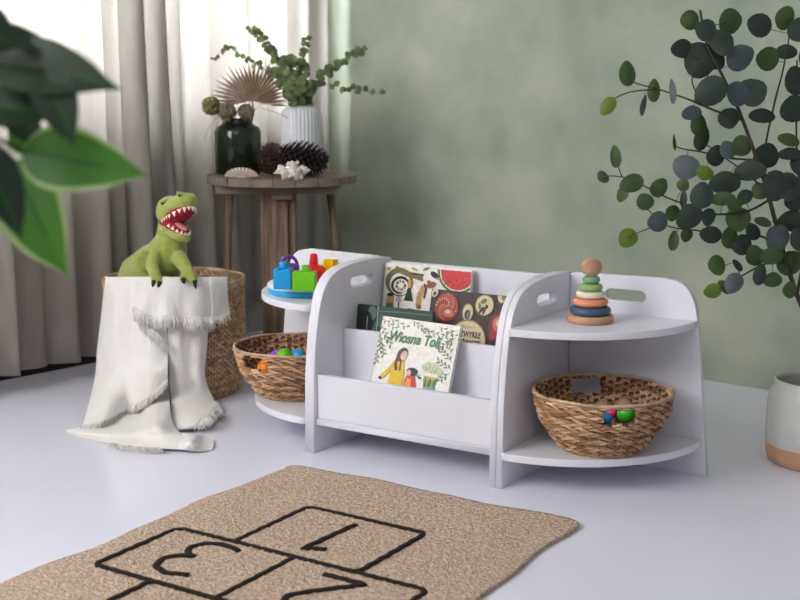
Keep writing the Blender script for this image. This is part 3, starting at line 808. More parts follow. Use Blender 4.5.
# ------------------------------------------------------------------ books
class Art:
    """flat printed shapes on a cover, drawn in book coordinates 0..w, 0..h"""
    def __init__(s): s.bm = bmesh.new(); s.mats = []; s.k = 1
    def mi(s, m):
        if m not in s.mats: s.mats.append(m)
        return s.mats.index(m)
    def poly(s, pts, m):
        z = s.k*.000015; s.k += 1
        try:
            f = s.bm.faces.new([s.bm.verts.new((x, y, z)) for x, y in pts]); f.material_index = s.mi(m)
        except ValueError: pass
    def ell(s, x, y, rx, ry, m, rot=0, a0=0, a1=2*PI, n=24):
        pts = []
        for k in range(n+(0 if a1-a0 > 6.28 else 1)):
            a = a0+(a1-a0)*k/n; px_, py_ = rx*math.cos(a), ry*math.sin(a)
            pts.append((x+px_*math.cos(rot)-py_*math.sin(rot), y+px_*math.sin(rot)+py_*math.cos(rot)))
        s.poly(pts, m)
    def line(s, pts, w, m):
        for (x0, y0), (x1, y1) in zip(pts, pts[1:]):
            d = V3((x1-x0, y1-y0, 0)); l = d.length
            if l < 1e-6: continue
            n = V3((-d.y, d.x, 0))/l*w/2
            s.poly([(x0+n.x, y0+n.y), (x0-n.x, y0-n.y), (x1-n.x, y1-n.y), (x1+n.x, y1+n.y)], m)
    def text(s, body, x, y, size, m, shear=0, sx=1, rot=0, offset=0):
        me = text_mesh(body, size, shear, sx, offset); z = s.k*.000015; s.k += 1; i = s.mi(m)
        vs = [s.bm.verts.new((x+v.co.x*math.cos(rot)-v.co.y*math.sin(rot), y+v.co.x*math.sin(rot)+v.co.y*math.cos(rot), z)) for v in me.vertices]
        for p in me.polygons:
            try: s.bm.faces.new([vs[k] for k in p.vertices]).material_index = i
            except ValueError: pass
        bpy.data.meshes.remove(me)
    def clip(s, w, h):
        for co_, no in (((0, 0, 0), (-1, 0, 0)), ((w, 0, 0), (1, 0, 0)), ((0, 0, 0), (0, -1, 0)), ((0, h, 0), (0, 1, 0))):
            g_ = s.bm.verts[:]+s.bm.edges[:]+s.bm.faces[:]
            bmesh.ops.bisect_plane(s.bm, geom=g_, plane_co=co_, plane_no=no, clear_outer=True)
def ink(n, c): return mat('ink_'+n, c, tuple(int(v*.92) for v in c), rough=.5, scale=90)
def book(label, w, h, t, cover, art, u, v, z, lean, yaw=0, roll=0, fit=(1, 1, 0)):
    for q in art.bm.verts: q.co.x *= fit[0]; q.co.y = q.co.y*fit[1]+fit[2]
    """u,v,z = bottom left front corner in the shelf's frame; lean back in radians"""
    b = thing('picture_book', label, 'book', (0, 0, 0), 0, 'picture books in the bookshelf')
    # book frame: X = width along shelf, Y(up book), Z out of the cover towards the reader
    M = Matrix.Translation(SL(u, v, z)) @ Matrix.Rotation(-TH+yaw, 4, 'Z') @ Matrix.Rotation(PI/2-lean, 4, 'X') @ Matrix.Rotation(roll, 4, 'Z')
    b.matrix_basis = M
    bm = bmesh.new(); add_box(bm, 0, w, 0, h, -.0025, 0, bev=.0007); add_box(bm, 0, w, 0, h, -t, -t+.0025, bev=.0007); add_box(bm, 0, .003, 0, h, -t, 0, bev=.0007)
    obj('cover', bm, cover, b)
    bm = bmesh.new(); add_box(bm, .002, w-.003, .003, h-.003, -t+.0025, -.0025); obj('pages', bm, paper, b)
    art.clip(w-.001, h-.001)
    bm = art.bm
    me = bpy.data.meshes.new('cover_print'); bm.normal_update()
    for v in bm.verts: v.co.z += .0003
    bm.to_mesh(me); bm.free(); link('cover_print', me, art.mats, b)
    return b
# 1: white cover with food items and watermelon
k_ = ink('black', (40, 38, 36)); br = ink('brown', (140, 96, 56)); dg_ = ink('bottle', (40, 54, 50)); rd = ink('red', (206, 60, 62)); wh = ink('offwhite', (236, 232, 222)); gn = ink('green', (70, 126, 62)); yl = ink('ochre', (204, 168, 70)); tan = ink('tan', (196, 150, 92)); olive = ink('olive', (120, 112, 72)); rose = ink('rose', (196, 120, 110)); dk = ink('darkbrown', (70, 52, 48)); pk = ink('cherry', (160, 30, 52))
A = Art(); w1, h1 = .275, .276
A.ell(.045, .205, .040, .036, olive); A.ell(.048, .20, .030, .028, wh); A.ell(.048, .198, .026, .022, k_, .3); A.ell(.050, .196, .021, .017, wh)
for i in range(14):
    a = i*2.4; A.ell(.05+.012*math.cos(a), .197+.011*math.sin(a), .004, .002, [k_, br, rose][i % 3], a)
A.line([(.03, .238), (.07, .226), (.11, .222)], .014, olive); A.line([(.075, .222), (.112, .214)], .006, br); A.line([(.075, .228), (.112, .228)], .004, dk)
A.ell(.205, .245, .056, .056, gn, 0, PI, 2*PI); A.ell(.205, .245, .050, .050, wh, 0, PI, 2*PI); A.ell(.205, .245, .047, .047, rd, 0, PI, 2*PI)
for i in range(12): A.ell(.165+.0075*i, .232-.012*math.sin(i*1.9)**2-.01, .0016, .0028, dk)
A.poly([(.012, .165), (.034, .168), (.034, .135), (.012, .132)], tan); A.poly([(.014, .175), (.032, .177), (.032, .168), (.014, .166)], k_); A.poly([(.012, .148), (.034, .151), (.034, .135), (.012, .132)], gn)
for i in range(4): A.line([(.042+.004*i, .182), (.042+.004*i, .155)], .0014, k_)
A.line([(.048, .155), (.049, .125)], .003, k_)
A.poly([(.062, .16), (.088, .16), (.082, .182), (.076, .196), (.072, .196), (.068, .182)], dg_); A.ell(.074, .204, .005, .012, yl)
A.line([(.115, .200), (.104, .175), (.103, .15)], .014, tan); A.line([(.115, .206), (.122, .196), (.118, .17)], .006, dk); A.ell(.105, .148, .007, .006, br)
A.ell(.135, .205, .014, .008, br, .3); A.ell(.128, .212, .006, .004, rd); A.ell(.142, .23, .013, .007, dg_, -.5); A.ell(.152, .222, .006, .003, rose)
A.ell(.15, .182, .010, .006, yl); A.ell(.165, .19, .012, .004, rose, -.4); A.ell(.158, .175, .008, .004, gn)
A.ell(.052, .128, .0055, .0055, pk); A.ell(.064, .128, .0055, .0055, pk); A.line([(.053, .133), (.058, .142), (.064, .133)], .001, gn)
A.line([(.075, .140), (.11, .138)], .004, dk); A.line([(.082, .14), (.086, .13)], .003, br); A.line([(.1, .138), (.104, .128)], .003, dk)
A.ell(.012, .236, .006, .004, yl); A.ell(.085, .24, .010, .003, yl, -.3); A.ell(.118, .243, .010, .003, olive, .4)
for i in range(40):
    A.ell(.01+.22*((i*.618) % 1), .02+.10*((i*.377) % 1), .007, .004, [tan, gn, rd, k_, olive][i % 5], i)
book('white picture book with food drawings and a watermelon slice at the back', w1, h1, .014, ink('white', (238, 234, 226)), A, -.529, -.068, .1935, math.radians(9), fit=(1.14, 1.10, 0))
# 2: dark brown book with slices and a title
A = Art(); w2, h2 = .245, .225; cov2 = ink('brown_cover', (66, 52, 54))
r3 = random.Random(4)
for i in range(120):
    x, y = r3.uniform(0, w2), r3.uniform(.0, h2); A.line([(x, y), (x+.003, y+r3.uniform(.01, .025))], .001, [ink('bark', (104, 84, 80)), ink('bark2', (44, 34, 38))][i % 2])
sal = ink('salami', (176, 74, 66)); sal2 = ink('salami2', (206, 110, 92)); sal3 = ink('salami3', (130, 44, 48)); crm = ink('cream', (214, 200, 160)); crd = ink('crust', (150, 124, 84))
A.ell(.052, .180, .037, .040, sal3); A.ell(.052, .180, .034, .037, sal)
for i in range(70):
    a = i*2.39; rr_ = .032*math.sqrt(i/70); A.ell(.052+rr_*math.cos(a), .18+rr_*1.08*math.sin(a), .0026, .0016, [sal2, yl, sal3, crm][i % 4], a)
A.ell(.060, .165, .020, .015, sal3); A.ell(.060, .165, .017, .012, sal2); A.ell(.058, .168, .008, .005, crm)
A.ell(.118, .172, .017, .024, crd); A.ell(.118, .172, .0145, .021, crm); A.ell(.118, .166, .009, .013, dk); A.ell(.120, .165, .006, .009, ink('greyblue', (110, 112, 130)))
A.ell(.165, .195, .028, .028, crd); A.ell(.165, .195, .0255, .0255, crm); A.ell(.162, .205, .010, .006, olive, .5); A.ell(.172, .192, .004, .006, k_, .5); A.ell(.158, .182, .012, .004, k_, .9); A.ell(.166, .18, .011, .003, k_, 1.2); A.ell(.152, .19, .004, .01, olive, .3)
A.ell(.012, .215, .011, .014, crd, -.5); A.ell(.012, .215, .009, .011, crm, -.5); A.ell(.012, .213, .004, .006, dk, -.5)
A.ell(.212, .225, .012, .02, crm); A.ell(.218, .222, .006, .01, olive)
A.ell(.210, .145, .026, .032, sal3); A.ell(.212, .15, .018, .02, sal2); A.ell(.214, .152, .01, .01, crm); A.ell(.200, .12, .012, .014, pk)
A.ell(.126, .098, .056, .056, crd); A.ell(.126, .098, .052, .052, crm)
A.text('KSI\u0104\u017bKA O', .100, .131, .009, dk); A.text('NIEZWYK\u0141E', .079, .108, .021, dk, .1, .74, 0, .0009); A.text('SPO\u017bYWCZE', .086, .087, .018, dk, .1, .74, 0, .0009)
book('dark brown picture book with round food slices and a cream title oval', w2, h2, .014, cov2, A, -.352, -.118, .1935, math.radians(13))
# 3: dark green forest book
A = Art(); w3, h3 = .235, .176; cov3 = ink('forest', (38, 56, 52))
fg = [ink('fir', (56, 84, 76)), ink('fir2', (84, 116, 104)), ink('night', (24, 34, 36)), ink('mist', (104, 124, 118))]
A.poly([(.062, 0), (w3, 0), (w3, h3), (.062, h3)], ink('forest2', (62, 82, 74)))
for i in range(26):
    x = r3.uniform(0, w3); y = r3.uniform(.02, .09); s_ = r3.uniform(.03, .07); A.poly([(x-s_*.35, y), (x+s_*.35, y), (x, y+s_)], fg[i % 3])
A.ell(.048, .155, .014, .02, fg[3]); A.ell(.03, .13, .02, .03, fg[2]); A.ell(.018, .14, .012, .02, fg[2])
A.line([(.033, .08), (.034, h3-.03)], .0018, crm); A.line([(.066, .06), (.066, h3)], .0016, wh)
A.line([(.04, .16), (.14, .166), (w3, .166)], .003, fg[3])
for x, s_ in ((.078, .048), (.105, .036)): A.poly([(x-s_*.25, h3-.055), (x+s_*.25, h3-.055), (x, h3-.055+s_)], fg[1])
book('dark green forest picture book at the left, behind the white spring book', w3, h3, .012, cov3, A, -.533, -.178, .1935, math.radians(8))
# 4: Wiosna Toli
A = Art(); w4, h4 = .232, .199; cov4 = ink('spring', (240, 238, 230))
lg = ink('leafgrey', (120, 128, 116)); tg = ink('titlegreen', (88, 138, 84)); sk = ink('skin', (226, 190, 172)); ye = ink('coat', (226, 190, 40)); hr = ink('hair', (98, 72, 72)); hr2 = ink('hair2', (56, 52, 62)); rc4 = ink('redcoat', (206, 54, 58)); tq = ink('teal', (110, 172, 178)); bush = ink('bush', (196, 208, 170)); org = ink('orangec', (238, 150, 60))
r4 = random.Random(9)
def sprig(x, y, a, ln, n):
    ca, sa = math.cos(a), math.sin(a); A.line([(x, y), (x+ln*.5*ca, y+ln*.5*sa+.003), (x+ln*ca, y+ln*sa)], .0011, lg)
    for k in range(n):
        t = (k+1)/n; s_ = 1 if k % 2 else -1; b = a+s_*.8
        A.ell(x+ln*t*ca+.006*math.cos(b), y+ln*t*sa+.006*math.sin(b), .0055, .0016, [lg, olive, tg][k % 3], b)
for q in ((.0, .24, -.5, .05, 7), (.0, .225, -1.0, .045, 7), (.02, .243, -.35, .05, 6), (.08, .245, -.5, .05, 8), (.105, .226, -.2, .05, 7), (.15, .24, -.4, .05, 6), (.2, .235, -2.6, .04, 6), (.2, .215, -2.4, .05, 8), (.195, .17, 1.9, .04, 6),
          (.002, .2, -1.4, .05, 8), (.008, .18, -1.2, .04, 7), (.014, .2, -.9, .035, 5), (.2, .15, 2.4, .045, 8), (.203, .13, 2.7, .04, 7), (.2, .12, -2.3, .03, 5), (.005, .15, -1.5, .03, 5)): sprig(*q)
A.text('Wiosna Toli', .026, .183, .040, tg, .25, .68, .0, .0009)
A.ell(.150, .125, .022, .016, bush); A.ell(.165, .118, .018, .014, bush); A.ell(.145, .105, .03, .012, wh)
for i in range(12): A.line([(.135+.003*i, .112), (.138+.003*i, .112+.02*math.sin(i*2)**2)], .0012, olive if i % 2 else tg)
# mother in yellow coat
A.poly([(.062, .140), (.078, .140), (.086, .098), (.084, .062), (.046, .062), (.050, .098)], ye)
A.line([(.060, .128), (.042, .100), (.028, .082)], .011, ye); A.ell(.025, .079, .0045, .0045, dg_)
A.ell(.072, .150, .013, .020, hr, -.3); A.ell(.077, .148, .0085, .013, sk, -.2); A.line([(.064, .150), (.059, .125), (.064, .105)], .008, hr); A.line([(.072, .135), (.073, .105)], .004, hr)
# child in red coat
A.poly([(.096, .104), (.112, .104), (.126, .060), (.088, .062), (.090, .085)], rc4); A.poly([(.096, .09), (.106, .088), (.110, .064), (.09, .066)], org)
A.ell(.106, .108, .015, .011, hr2); A.ell(.098, .104, .006, .008, sk); A.ell(.123, .100, .006, .004, tq); A.ell(.128, .095, .005, .003, hr2)
A.poly([(.142, .055), (.168, .055), (.170, .076), (.140, .076)], tq)
for i in range(8): A.line([(.142+.0035*i, .074), (.140+.0045*i, .098)], .0028, [tg, gn, yl][i % 3])
for i in range(6): A.ell(.141+.0052*i, .100, .003, .003, yl)
A.poly([(.060, .054), (.085, .064), (.12, .062), (.13, .054)], tq); A.line([(.004, .0535), (.172, .0535)], .0026, hr2)
book('white spring picture book with a figure in a yellow coat on its cover, front tier', w4, h4, .012, cov4, A, -.404, -.298, .1715, math.radians(19), 0, math.radians(-1.0), fit=(1.13, .94, -.034))

# ------------------------------------------------------------------ ceramic pot + eucalyptus, right
PC = V3((1.068, 3.06, 0)); 
pot = thing('ceramic_pot', 'white glazed pot with a bare clay foot standing on the floor at the right edge', 'pot', PC)
bm = bmesh.new(); lathe(bm, [(0, 0), (.112, 0), (.120, .006), (.125, .03), (.126, .056)], 64, cap=False); obj('clay_foot', bm, terra, pot, sm=True)
bm = bmesh.new(); lathe(bm, [(.126, .056), (.127, .09), (.126, .17), (.121, .205), (.113, .226), (.112, .236), (.109, .240), (.105, .236), (.106, .222), (.115, .2), (.118, .15), (.118, .10)], 64, cap=False); obj('glazed_body', bm, glaze, pot, sm=True); pot.scale = (1.04, 1.04, .9)
bm = bmesh.new(); lathe(bm, [(.1185, .10), (.1185, .148), (.06, .153), (0, .155)], 40, cap=False); lathe(bm, [(0, .02), (.1, .02)], 20, cap=False); obj('filling', bm, soil, pot)

def leaf_round(bm, c, rx, ry, ang, tilt, mi, stem_pt=None):
    """cupped rounded leaf with a slight point; c world, sizes in m; ang in the viewing plane, tilt about its own axis"""
    M = Matrix.Rotation(-PITCH*0, 3, 'X')
    ax = V3((math.cos(ang), 0, math.sin(ang))); ay = V3((-math.sin(ang), 0, math.cos(ang)))
    rotT = Matrix.Rotation(tilt, 3, ay); ax2 = rotT @ ax; n = ax2.cross(ay)
    n_ = 14; ring = []; cen = bm.verts.new(c+n*ry*.12)
    inner = []
    for k in range(n_):
        a = 2*PI*k/n_; sx, sy = math.cos(a), math.sin(a)
        tip = 1+.12*max(0, sy)**6
        p = c+ax2*rx*sx*(1-.08*sy)+ay*ry*sy*tip
        ring.append(bm.verts.new(p-n*ry*.10*abs(sx)))
        inner.append(bm.verts.new(c+ax2*rx*.5*sx+ay*ry*.5*sy+n*ry*.06))
    for k in range(n_):
        q = (k+1) % n_
        for f in (bm.faces.new((ring[k], ring[q], inner[q], inner[k])), bm.faces.new((inner[k], inner[q], cen))): f.material_index = mi; f.smooth = True
# (x, y, rx, ry, material) : measured leaves; 0 dark 1 grey 2 green 3 bright
LV = [(627.5,74,8.5,12,2),(608,106,7,10,3),(654,91,6.5,11,2),(644,106,4.5,10,1),(672,92,3,12,1),(683,49,13,9,0),(700,60,18,16,0),(712,57,11,14,0),(721,42,14,11,0),(740,58,13,14,1),(711,91,14,17,0),
(738,94,13,11,1),(752,92,14,14,0),(692,113,11,7,1),(699,125,9,11,2),(729,118,11,10,0),(762,116,13,7,0),(768,59,12,11,2),(786,52,11,7,0),(797,81,13,14,0),(795,109,17,13,0),(789,140,12,6,2),(790,154,12,6,0),
(702,139,8,12,0),(675,143,2.5,8,2),(686,167,13,12,1),(716,156,11,9,0),(705,173,9,7,3),(728,150,8,9,1),(742,146,11,10,2),(767,156,15,12,0),(725,183,16,11,0),(750,171,15,10,0),(776,186,16,14,0),(702,196,12,13,0),(723,199,12,7,2),
(615,157,5,11,2),(603,177,7,5,2),(632,183,9,12,2),(622,194,5,8,2),(659,188,8.5,10,2),(645,202,8.5,8.5,2),(683,199,3,9,0),(658,222,11,10,1),(628,238,9.5,10,3),(673,213,8,8,2),(690,217,13,14,0),(709,217,8,9,0),(711,235,9,11,0),
(738,219,12,12,2),(673,241,4.5,10,2),(687,235,7,7,2),(730,238,9,11,2),(742,245,11,10,0),(755,256,12,9,2),(760,191,9,8,2),(763,222,9,4.5,2),(753,232,7,9,0),(778,238,15,12,1),(772,256,9,12,2),(790,263,12,14,2),(792,221,11,14,0),(788,186,14,13,0),
(717,265,10,8.5,2),(738,265,4.5,7,0),(734,283,9,11,1),(713,291,8,9,3),(724,287,5,8,2),(760,275,7,11,0),(773,280,11,7.5,2),(797,200,12,12,0),(683,185,6,6,2),(745,197,9,7,0),(735,205,8,6,2),(800,165,9,12,0),(800,240,10,12,0),(790,290,9,7,2),
(812,60,13,13,0),(820,100,14,12,2),(815,140,12,13,0),(830,180,14,13,2),(818,220,13,13,0),(826,262,12,12,2),(840,120,14,12,0),(706,30,11,10,0),(730,22,13,11,2),(760,25,12,12,0),(785,18,12,9,2),(800,30,12,12,0),(690,20,10,9,2)]
euc = thing('eucalyptus_plant', 'leafy eucalyptus with round dark green leaves rising from the pot at the right edge', 'plant', V3((PC.x, PC.y, .14)))
Ei = Matrix.Translation(-V3(euc.location))
rl = random.Random(21)
EY = 2.98
def lp(x, y, dy=0.0): return W(x, y, EY+dy)
stems = [([(1, 0), (812, 330), (797, 295), (785, 258), (771, 205), (764, 180), (750, 140), (737, 106), (722, 75), (707, 44), (700, 10)], 3.2, 0),
 ([(742, 120), (716, 111), (690, 100), (661, 90), (636, 83), (629, 76)], 1.3, -.08), ([(658, 89), (630, 92), (611, 100)], .9, -.09),
 ([(757, 160), (728, 158), (702, 152), (677, 147), (674, 136)], 1.3, .1), ([(769, 200), (745, 212), (709, 214), (690, 206), (668, 198), (642, 185), (622, 177), (606, 176)], 1.4, -.1), ([(622, 177), (615, 158)], .8, -.1),
 ([(783, 250), (760, 236), (735, 240), (700, 231), (668, 226), (646, 208)], 1.4, .06), ([(655, 226), (632, 235)], .8, .06), ([(786, 262), (765, 264), (745, 274), (733, 281), (717, 290)], 1.2, -.05), ([(740, 276), (736, 262)], .8, -.05),
 ([(771, 205), (764, 160), (774, 105), (783, 70), (792, 20)], 1.6, .08), ([(797, 295), (806, 230), (797, 160), (797, 60)], 2.0, .05), ([(700, 100), (692, 78), (706, 52)], .9, -.05), ([(712, 86), (700, 60)], 1, 0), ([(800, 300), (825, 240), (830, 140), (820, 40)], 2, .08),
 ([(765, 190), (745, 172), (725, 158), (700, 140)], 1.2, .04), ([(790, 275), (800, 250), (812, 200)], 1.1, -.05), ([(783, 255), (745, 245), (720, 232)], 1.1, .02)]
stem_paths = []
bm = bmesh.new()
for k, (pts, r, dy) in enumerate(stems):
    P = []
    for i, q in enumerate(pts):
        if q == (1, 0): P += [V3((PC.x+.01, PC.y-.01, .139)), V3((PC.x+.0, PC.y-.015, .26))]; continue
        P.append(lp(q[0], q[1], dy*min(1, i/2.0) if k else 0))
    C_ = catmull(P, 6); stem_paths.append(C_)
    tube(bm, C_, [r*.00225*(1-.6*i/len(C_)) for i in range(len(C_))], 6)
bmesh.ops.transform(bm, matrix=Ei, verts=bm.verts)
stem_pts = [p for C_ in stem_paths for p in C_]
bl = bmesh.new(); bt = bmesh.new()
def scr(p):
    zc = p.y*math.cos(PITCH)-(p.z-CH)*math.sin(PITCH); yc = p.y*math.sin(PITCH)+(p.z-CH)*math.cos(PITCH)
    return 400+F*p.x/zc, 300-F*yc/zc
SP = [(p, scr(p)) for p in stem_pts if p.z > .3]
for (x, y, rx, ry, mi) in LV:
    best = min(SP, key=lambda q: (q[1][0]-x)**2+(q[1][1]-y)**2)
    c = W(x, y, best[0].y+rl.uniform(-.05, .02)); s_ = c.y/F*1.0
    d = best[0]-c; a = rl.uniform(-.35, .35)
    if rx < ry*.6: a = a*.5
    vd = math.atan2(-(d.z), -(d.x)) if d.length > .004 else 1.57
    if abs(rx-ry) < 3.5: a = vd-PI/2
    til = rl.uniform(-.45, .45); k = 1/max(.85, math.cos(til))
    if rx < 6: til = 1.0*rl.choice((-1, 1)); k = 1.7
    leaf_round(bl, c, rx*s_*k, ry*s_, a, til, mi)
    tube(bt, [best[0], best[0].lerp(c, .5)+V3((0, 0, -.003)), c], .0008, 5)
merge(bm, bt) if False else None
bmesh.ops.transform(bt, matrix=Ei, verts=bt.verts); merge(bm, bt)
obj('stems', bm, stem_m, euc, sm=True)
bmesh.ops.transform(bl, matrix=Ei, verts=bl.verts)
obj('foliage', bl, [leafA, leafB, leafC, leafD], euc, sm=True)

# ------------------------------------------------------------------ rustic round table
TT = W(282, 172, 4.40); tz = .644
TCn = V3((TT.x, 4.40, 0))
tab = thing('round_table', 'weathered rustic round wooden table with splayed legs in the corner', 'table', TCn)
bm = bmesh.new()
n = 7; Rt = .264
for k in range(n):   # planks of the round top
    x0 = -Rt+2*Rt*k/n+.0012; x1 = -Rt+2*Rt*(k+1)/n-.0012
    top = [(x0+(x1-x0)*i/8, math.sqrt(max(Rt*Rt-(x0+(x1-x0)*i/8)**2, .0009))) for i in range(9)]
    pts = [(x, -y) for x, y in top]+[(x, y) for x, y in reversed(top)]
    dz = .0012*math.sin(k*2.1)
    lo_ = [bm.verts.new((x, y, tz-.027)) for x, y in pts]; hi_ = [bm.verts.new((x, y, tz+dz)) for x, y in pts]
    bm.faces.new(lo_); bm.faces.new(hi_)
    for i in range(len(pts)): bm.faces.new((lo_[i], lo_[(i+1) % len(pts)], hi_[(i+1) % len(pts)], hi_[i]))
o = obj('table_top', bm, oldwood_h, tab); o.rotation_euler = (0, 0, .12)
bm = bmesh.new(); add_box(bm, -.215, .205, -.150, -.115, tz-.058, tz-.027, bev=.003); add_box(bm, -.215, .205, .115, .15, tz-.058, tz-.027, bev=.003)
add_box(bm, -.02, .05, -.165, .165, tz-.075, tz-.0275, bev=.003)
obj('apron', bm, oldwood_h, tab)
bm = bmesh.new(); add_box(bm, -.063, .030, -.135, -.070, 0, tz-.058, bev=.004); add_box(bm, .032, .055, -.120, -.075, 0, tz-.058, bev=.003)
obj('post', bm, oldwood, tab)
for (x0, y0), (x1, y1) in (((-.185, .0), (-.225, .05)), ((.165, .0), (.235, .06)), ((-.03, .14), (-.03, .2))):
    bm = bmesh.new(); tube(bm, [(x0, y0, tz-.028), (x0*.5+x1*.5, y0*.5+y1*.5, tz*.45), (x1, y1, 0)], [.014, .013, .012], 8); obj('leg', bm, oldwood, tab)

TP = lambda x, y: G(x, y, tz+.001)
# glass jar
JC = V3((W(237, 150, 4.40).x, 4.43, tz+.0015)); jr = .082
jar = thing('glass_jar', 'smoky green glass jar with a short neck, left on the round table', 'jar', JC)
bm = bmesh.new(); lathe(bm, [(0, .0), (jr-.006, .0), (jr, .006), (jr, .148), (jr-.006, .164), (jr-.026, .174), (jr-.030, .182), (jr-.026, .192), (jr-.030, .194), (jr-.034, .184), (jr-.030, .170), (jr-.009, .160), (jr-.004, .148), (jr-.004, .008), (0, .006)], 48)
obj('jar_body', bm, glass_g, jar, sm=True)
# dried stems in the jar: palm fan
fan = thing('dried_palm_fan', 'dried brown palm leaf fan standing in the green glass jar', 'dried palm leaf', JC+V3((.0, 0, .01)))
hub = W(252, 101, 4.38)-V3(fan.location)
bm = bmesh.new(); nb_ = 26
for k in range(nb_):
    a = math.radians(-8+196*k/(nb_-1)); ln = .138*(1+.06*abs(math.cos(a)))*(1+.05*math.sin(k*2.3)); 
    if a < .5: ln *= .9
    d = V3((math.cos(a), 0, math.sin(a))); s_ = V3((-math.sin(a), 0, math.cos(a))); wv = .0058
    dp = V3((0, -.004-.02*math.sin(a)*0, 0))
    base = hub.copy(); mid = hub+d*ln*.62; tipp = hub+d*ln+s_*.004*math.sin(k)
    vs = [bm.verts.new(base), bm.verts.new(mid-s_*wv+V3((0, .006, 0))), bm.verts.new(mid+V3((0, -.006, 0))), bm.verts.new(mid+s_*wv+V3((0, .006, 0))), bm.verts.new(tipp)]
    bm.faces.new((vs[0], vs[1], vs[2])); bm.faces.new((vs[0], vs[2], vs[3])); bm.faces.new((vs[1], vs[4], vs[2])); bm.faces.new((vs[2], vs[4], vs[3]))
o = obj('blades', bm, palmdry, fan); m = o.modifiers.new('Solidify', 'SOLIDIFY'); m.thickness = .0012
bm = bmesh.new(); tube(bm, catmull([hub+V3((0, 0, 0)), hub+V3((.0, .01, -.05)), V3((.01, 0, .12)), V3((-.01, 0, .0))], 5), .003, 6); obj('stalk', bm, palmdry, fan)
# dried flower heads
def flower(label, px_, Y, r, seed, n=160, m=hydr):
    c = W(px_[0], px_[1], Y); t = thing('dried_flower', label, 'dried flower', JC+V3((0, 0, .008)), 0, 'dried flower heads in the glass jar')
    c = c-V3(t.location); rr = random.Random(seed); bm = bmesh.new()
    for k in range(n):
        d = V3((rr.gauss(0, 1), rr.gauss(0, 1), rr.gauss(0, 1))).normalized(); p = c+d*r*rr.uniform(.75, 1.05)
        a = d.orthogonal().normalized(); b = d.cross(a); q = .0075
        for j in range(3):
            an = j*2.1+k; e = a*math.cos(an)+b*math.sin(an); f_ = a*math.cos(an+1)+b*math.sin(an+1)
            bm.faces.new([bm.verts.new(p), bm.verts.new(p+e*q+d*.003), bm.verts.new(p+(e+f_)*q*.8+d*.005), bm.verts.new(p+f_*q+d*.003)])
    ball(bm, c, r*.7, 2)
    obj('petals', bm, m, t)
    bm = bmesh.new(); tube(bm, catmull([c, V3((c.x*.45, c.y*.5, .165)), V3((c.x*-.2, 0, .0))], 6), .0018, 6); obj('stalk', bm, twine, t)
fl_g = mat('greenish_petals', (146, 142, 84), (112, 116, 66), rough=.9, scale=60)
flower('yellow green dried flower head at the far left of the glass jar', (211, 106), 4.38, .029, 1, m=fl_g)
flower('brownish dried flower head in front of the palm fan, centre of the jar', (227, 112), 4.37, .029, 2)
flower('darker dried flower head right of the centre, below the palm fan', (246, 112), 4.38, .025, 3)
bm = bmesh.new()
for a in ((218, 116, 209, 128, 204, 141), (219, 118, 214, 132, 210, 139), (262, 108, 275, 112, 288, 118), (258, 104, 272, 104, 292, 102)):
    tube(bm, catmull([W(a[0], a[1], 4.38), W(a[2], a[3], 4.365), W(a[4], a[5], 4.36)], 5), .0022, 6)
tube(bm, catmull([W(219, 118, 4.38), W(225, 122, 4.40), V3((JC.x, JC.y, tz+.12)), V3((JC.x, JC.y, tz+.012))], 5), .002, 6)
tube(bm, catmull([W(260, 106, 4.38), W(245, 120, 4.42), V3((JC.x+.01, JC.y, tz+.12)), V3((JC.x, JC.y, tz+.012))], 5), .002, 6)
for v in bm.verts: v.co -= JC
t = thing('dried_grass', 'pale straw strands trailing over the rim of the glass jar', 'dried grass', JC); obj('strands', bm, twine, t)

# ribbed vase
VC = V3((W(301.5, 150, 4.42).x, 4.42, tz+.0015)); vr = .070; vh = .245
vs_ = thing('ribbed_vase', 'matt white vertically ribbed vase holding eucalyptus on the round table', 'vase', VC)
bm = bmesh.new(); n = 128
prof = [(.0, 0), (vr-.008, 0), (vr-.002, .006), (vr, .02), (vr, vh-.042), (vr-.006, vh-.024), (vr-.020, vh-.010), (vr-.032, vh-.005), (.030, vh), (.027, vh-.002), (.027, vh-.012), (.05, vh-.03), (vr-.008, vh-.05), (vr-.008, .01), (0, .008)]
rings = []
for r, z in prof:
    if r == 0: rings.append([bm.verts.new((0, 0, z))]); continue
    rib = .0022 if r > .045 else 0
    rings.append([bm.verts.new(((r+rib*math.cos(32*2*PI*k/n))*math.cos(2*PI*k/n), (r+rib*math.cos(32*2*PI*k/n))*math.sin(2*PI*k/n), z)) for k in range(n)])
for a, b in zip(rings, rings[1:]):
    for k in range(n):
        q = []
        for v in (a[k % len(a)], a[(k+1) % len(a)], b[(k+1) % len(b)], b[k % len(b)]):
            if v not in q: q.append(v)
        if len(q) > 2: bm.faces.new(q)
obj('vase_body', bm, vase_m, vs_, sm=True)

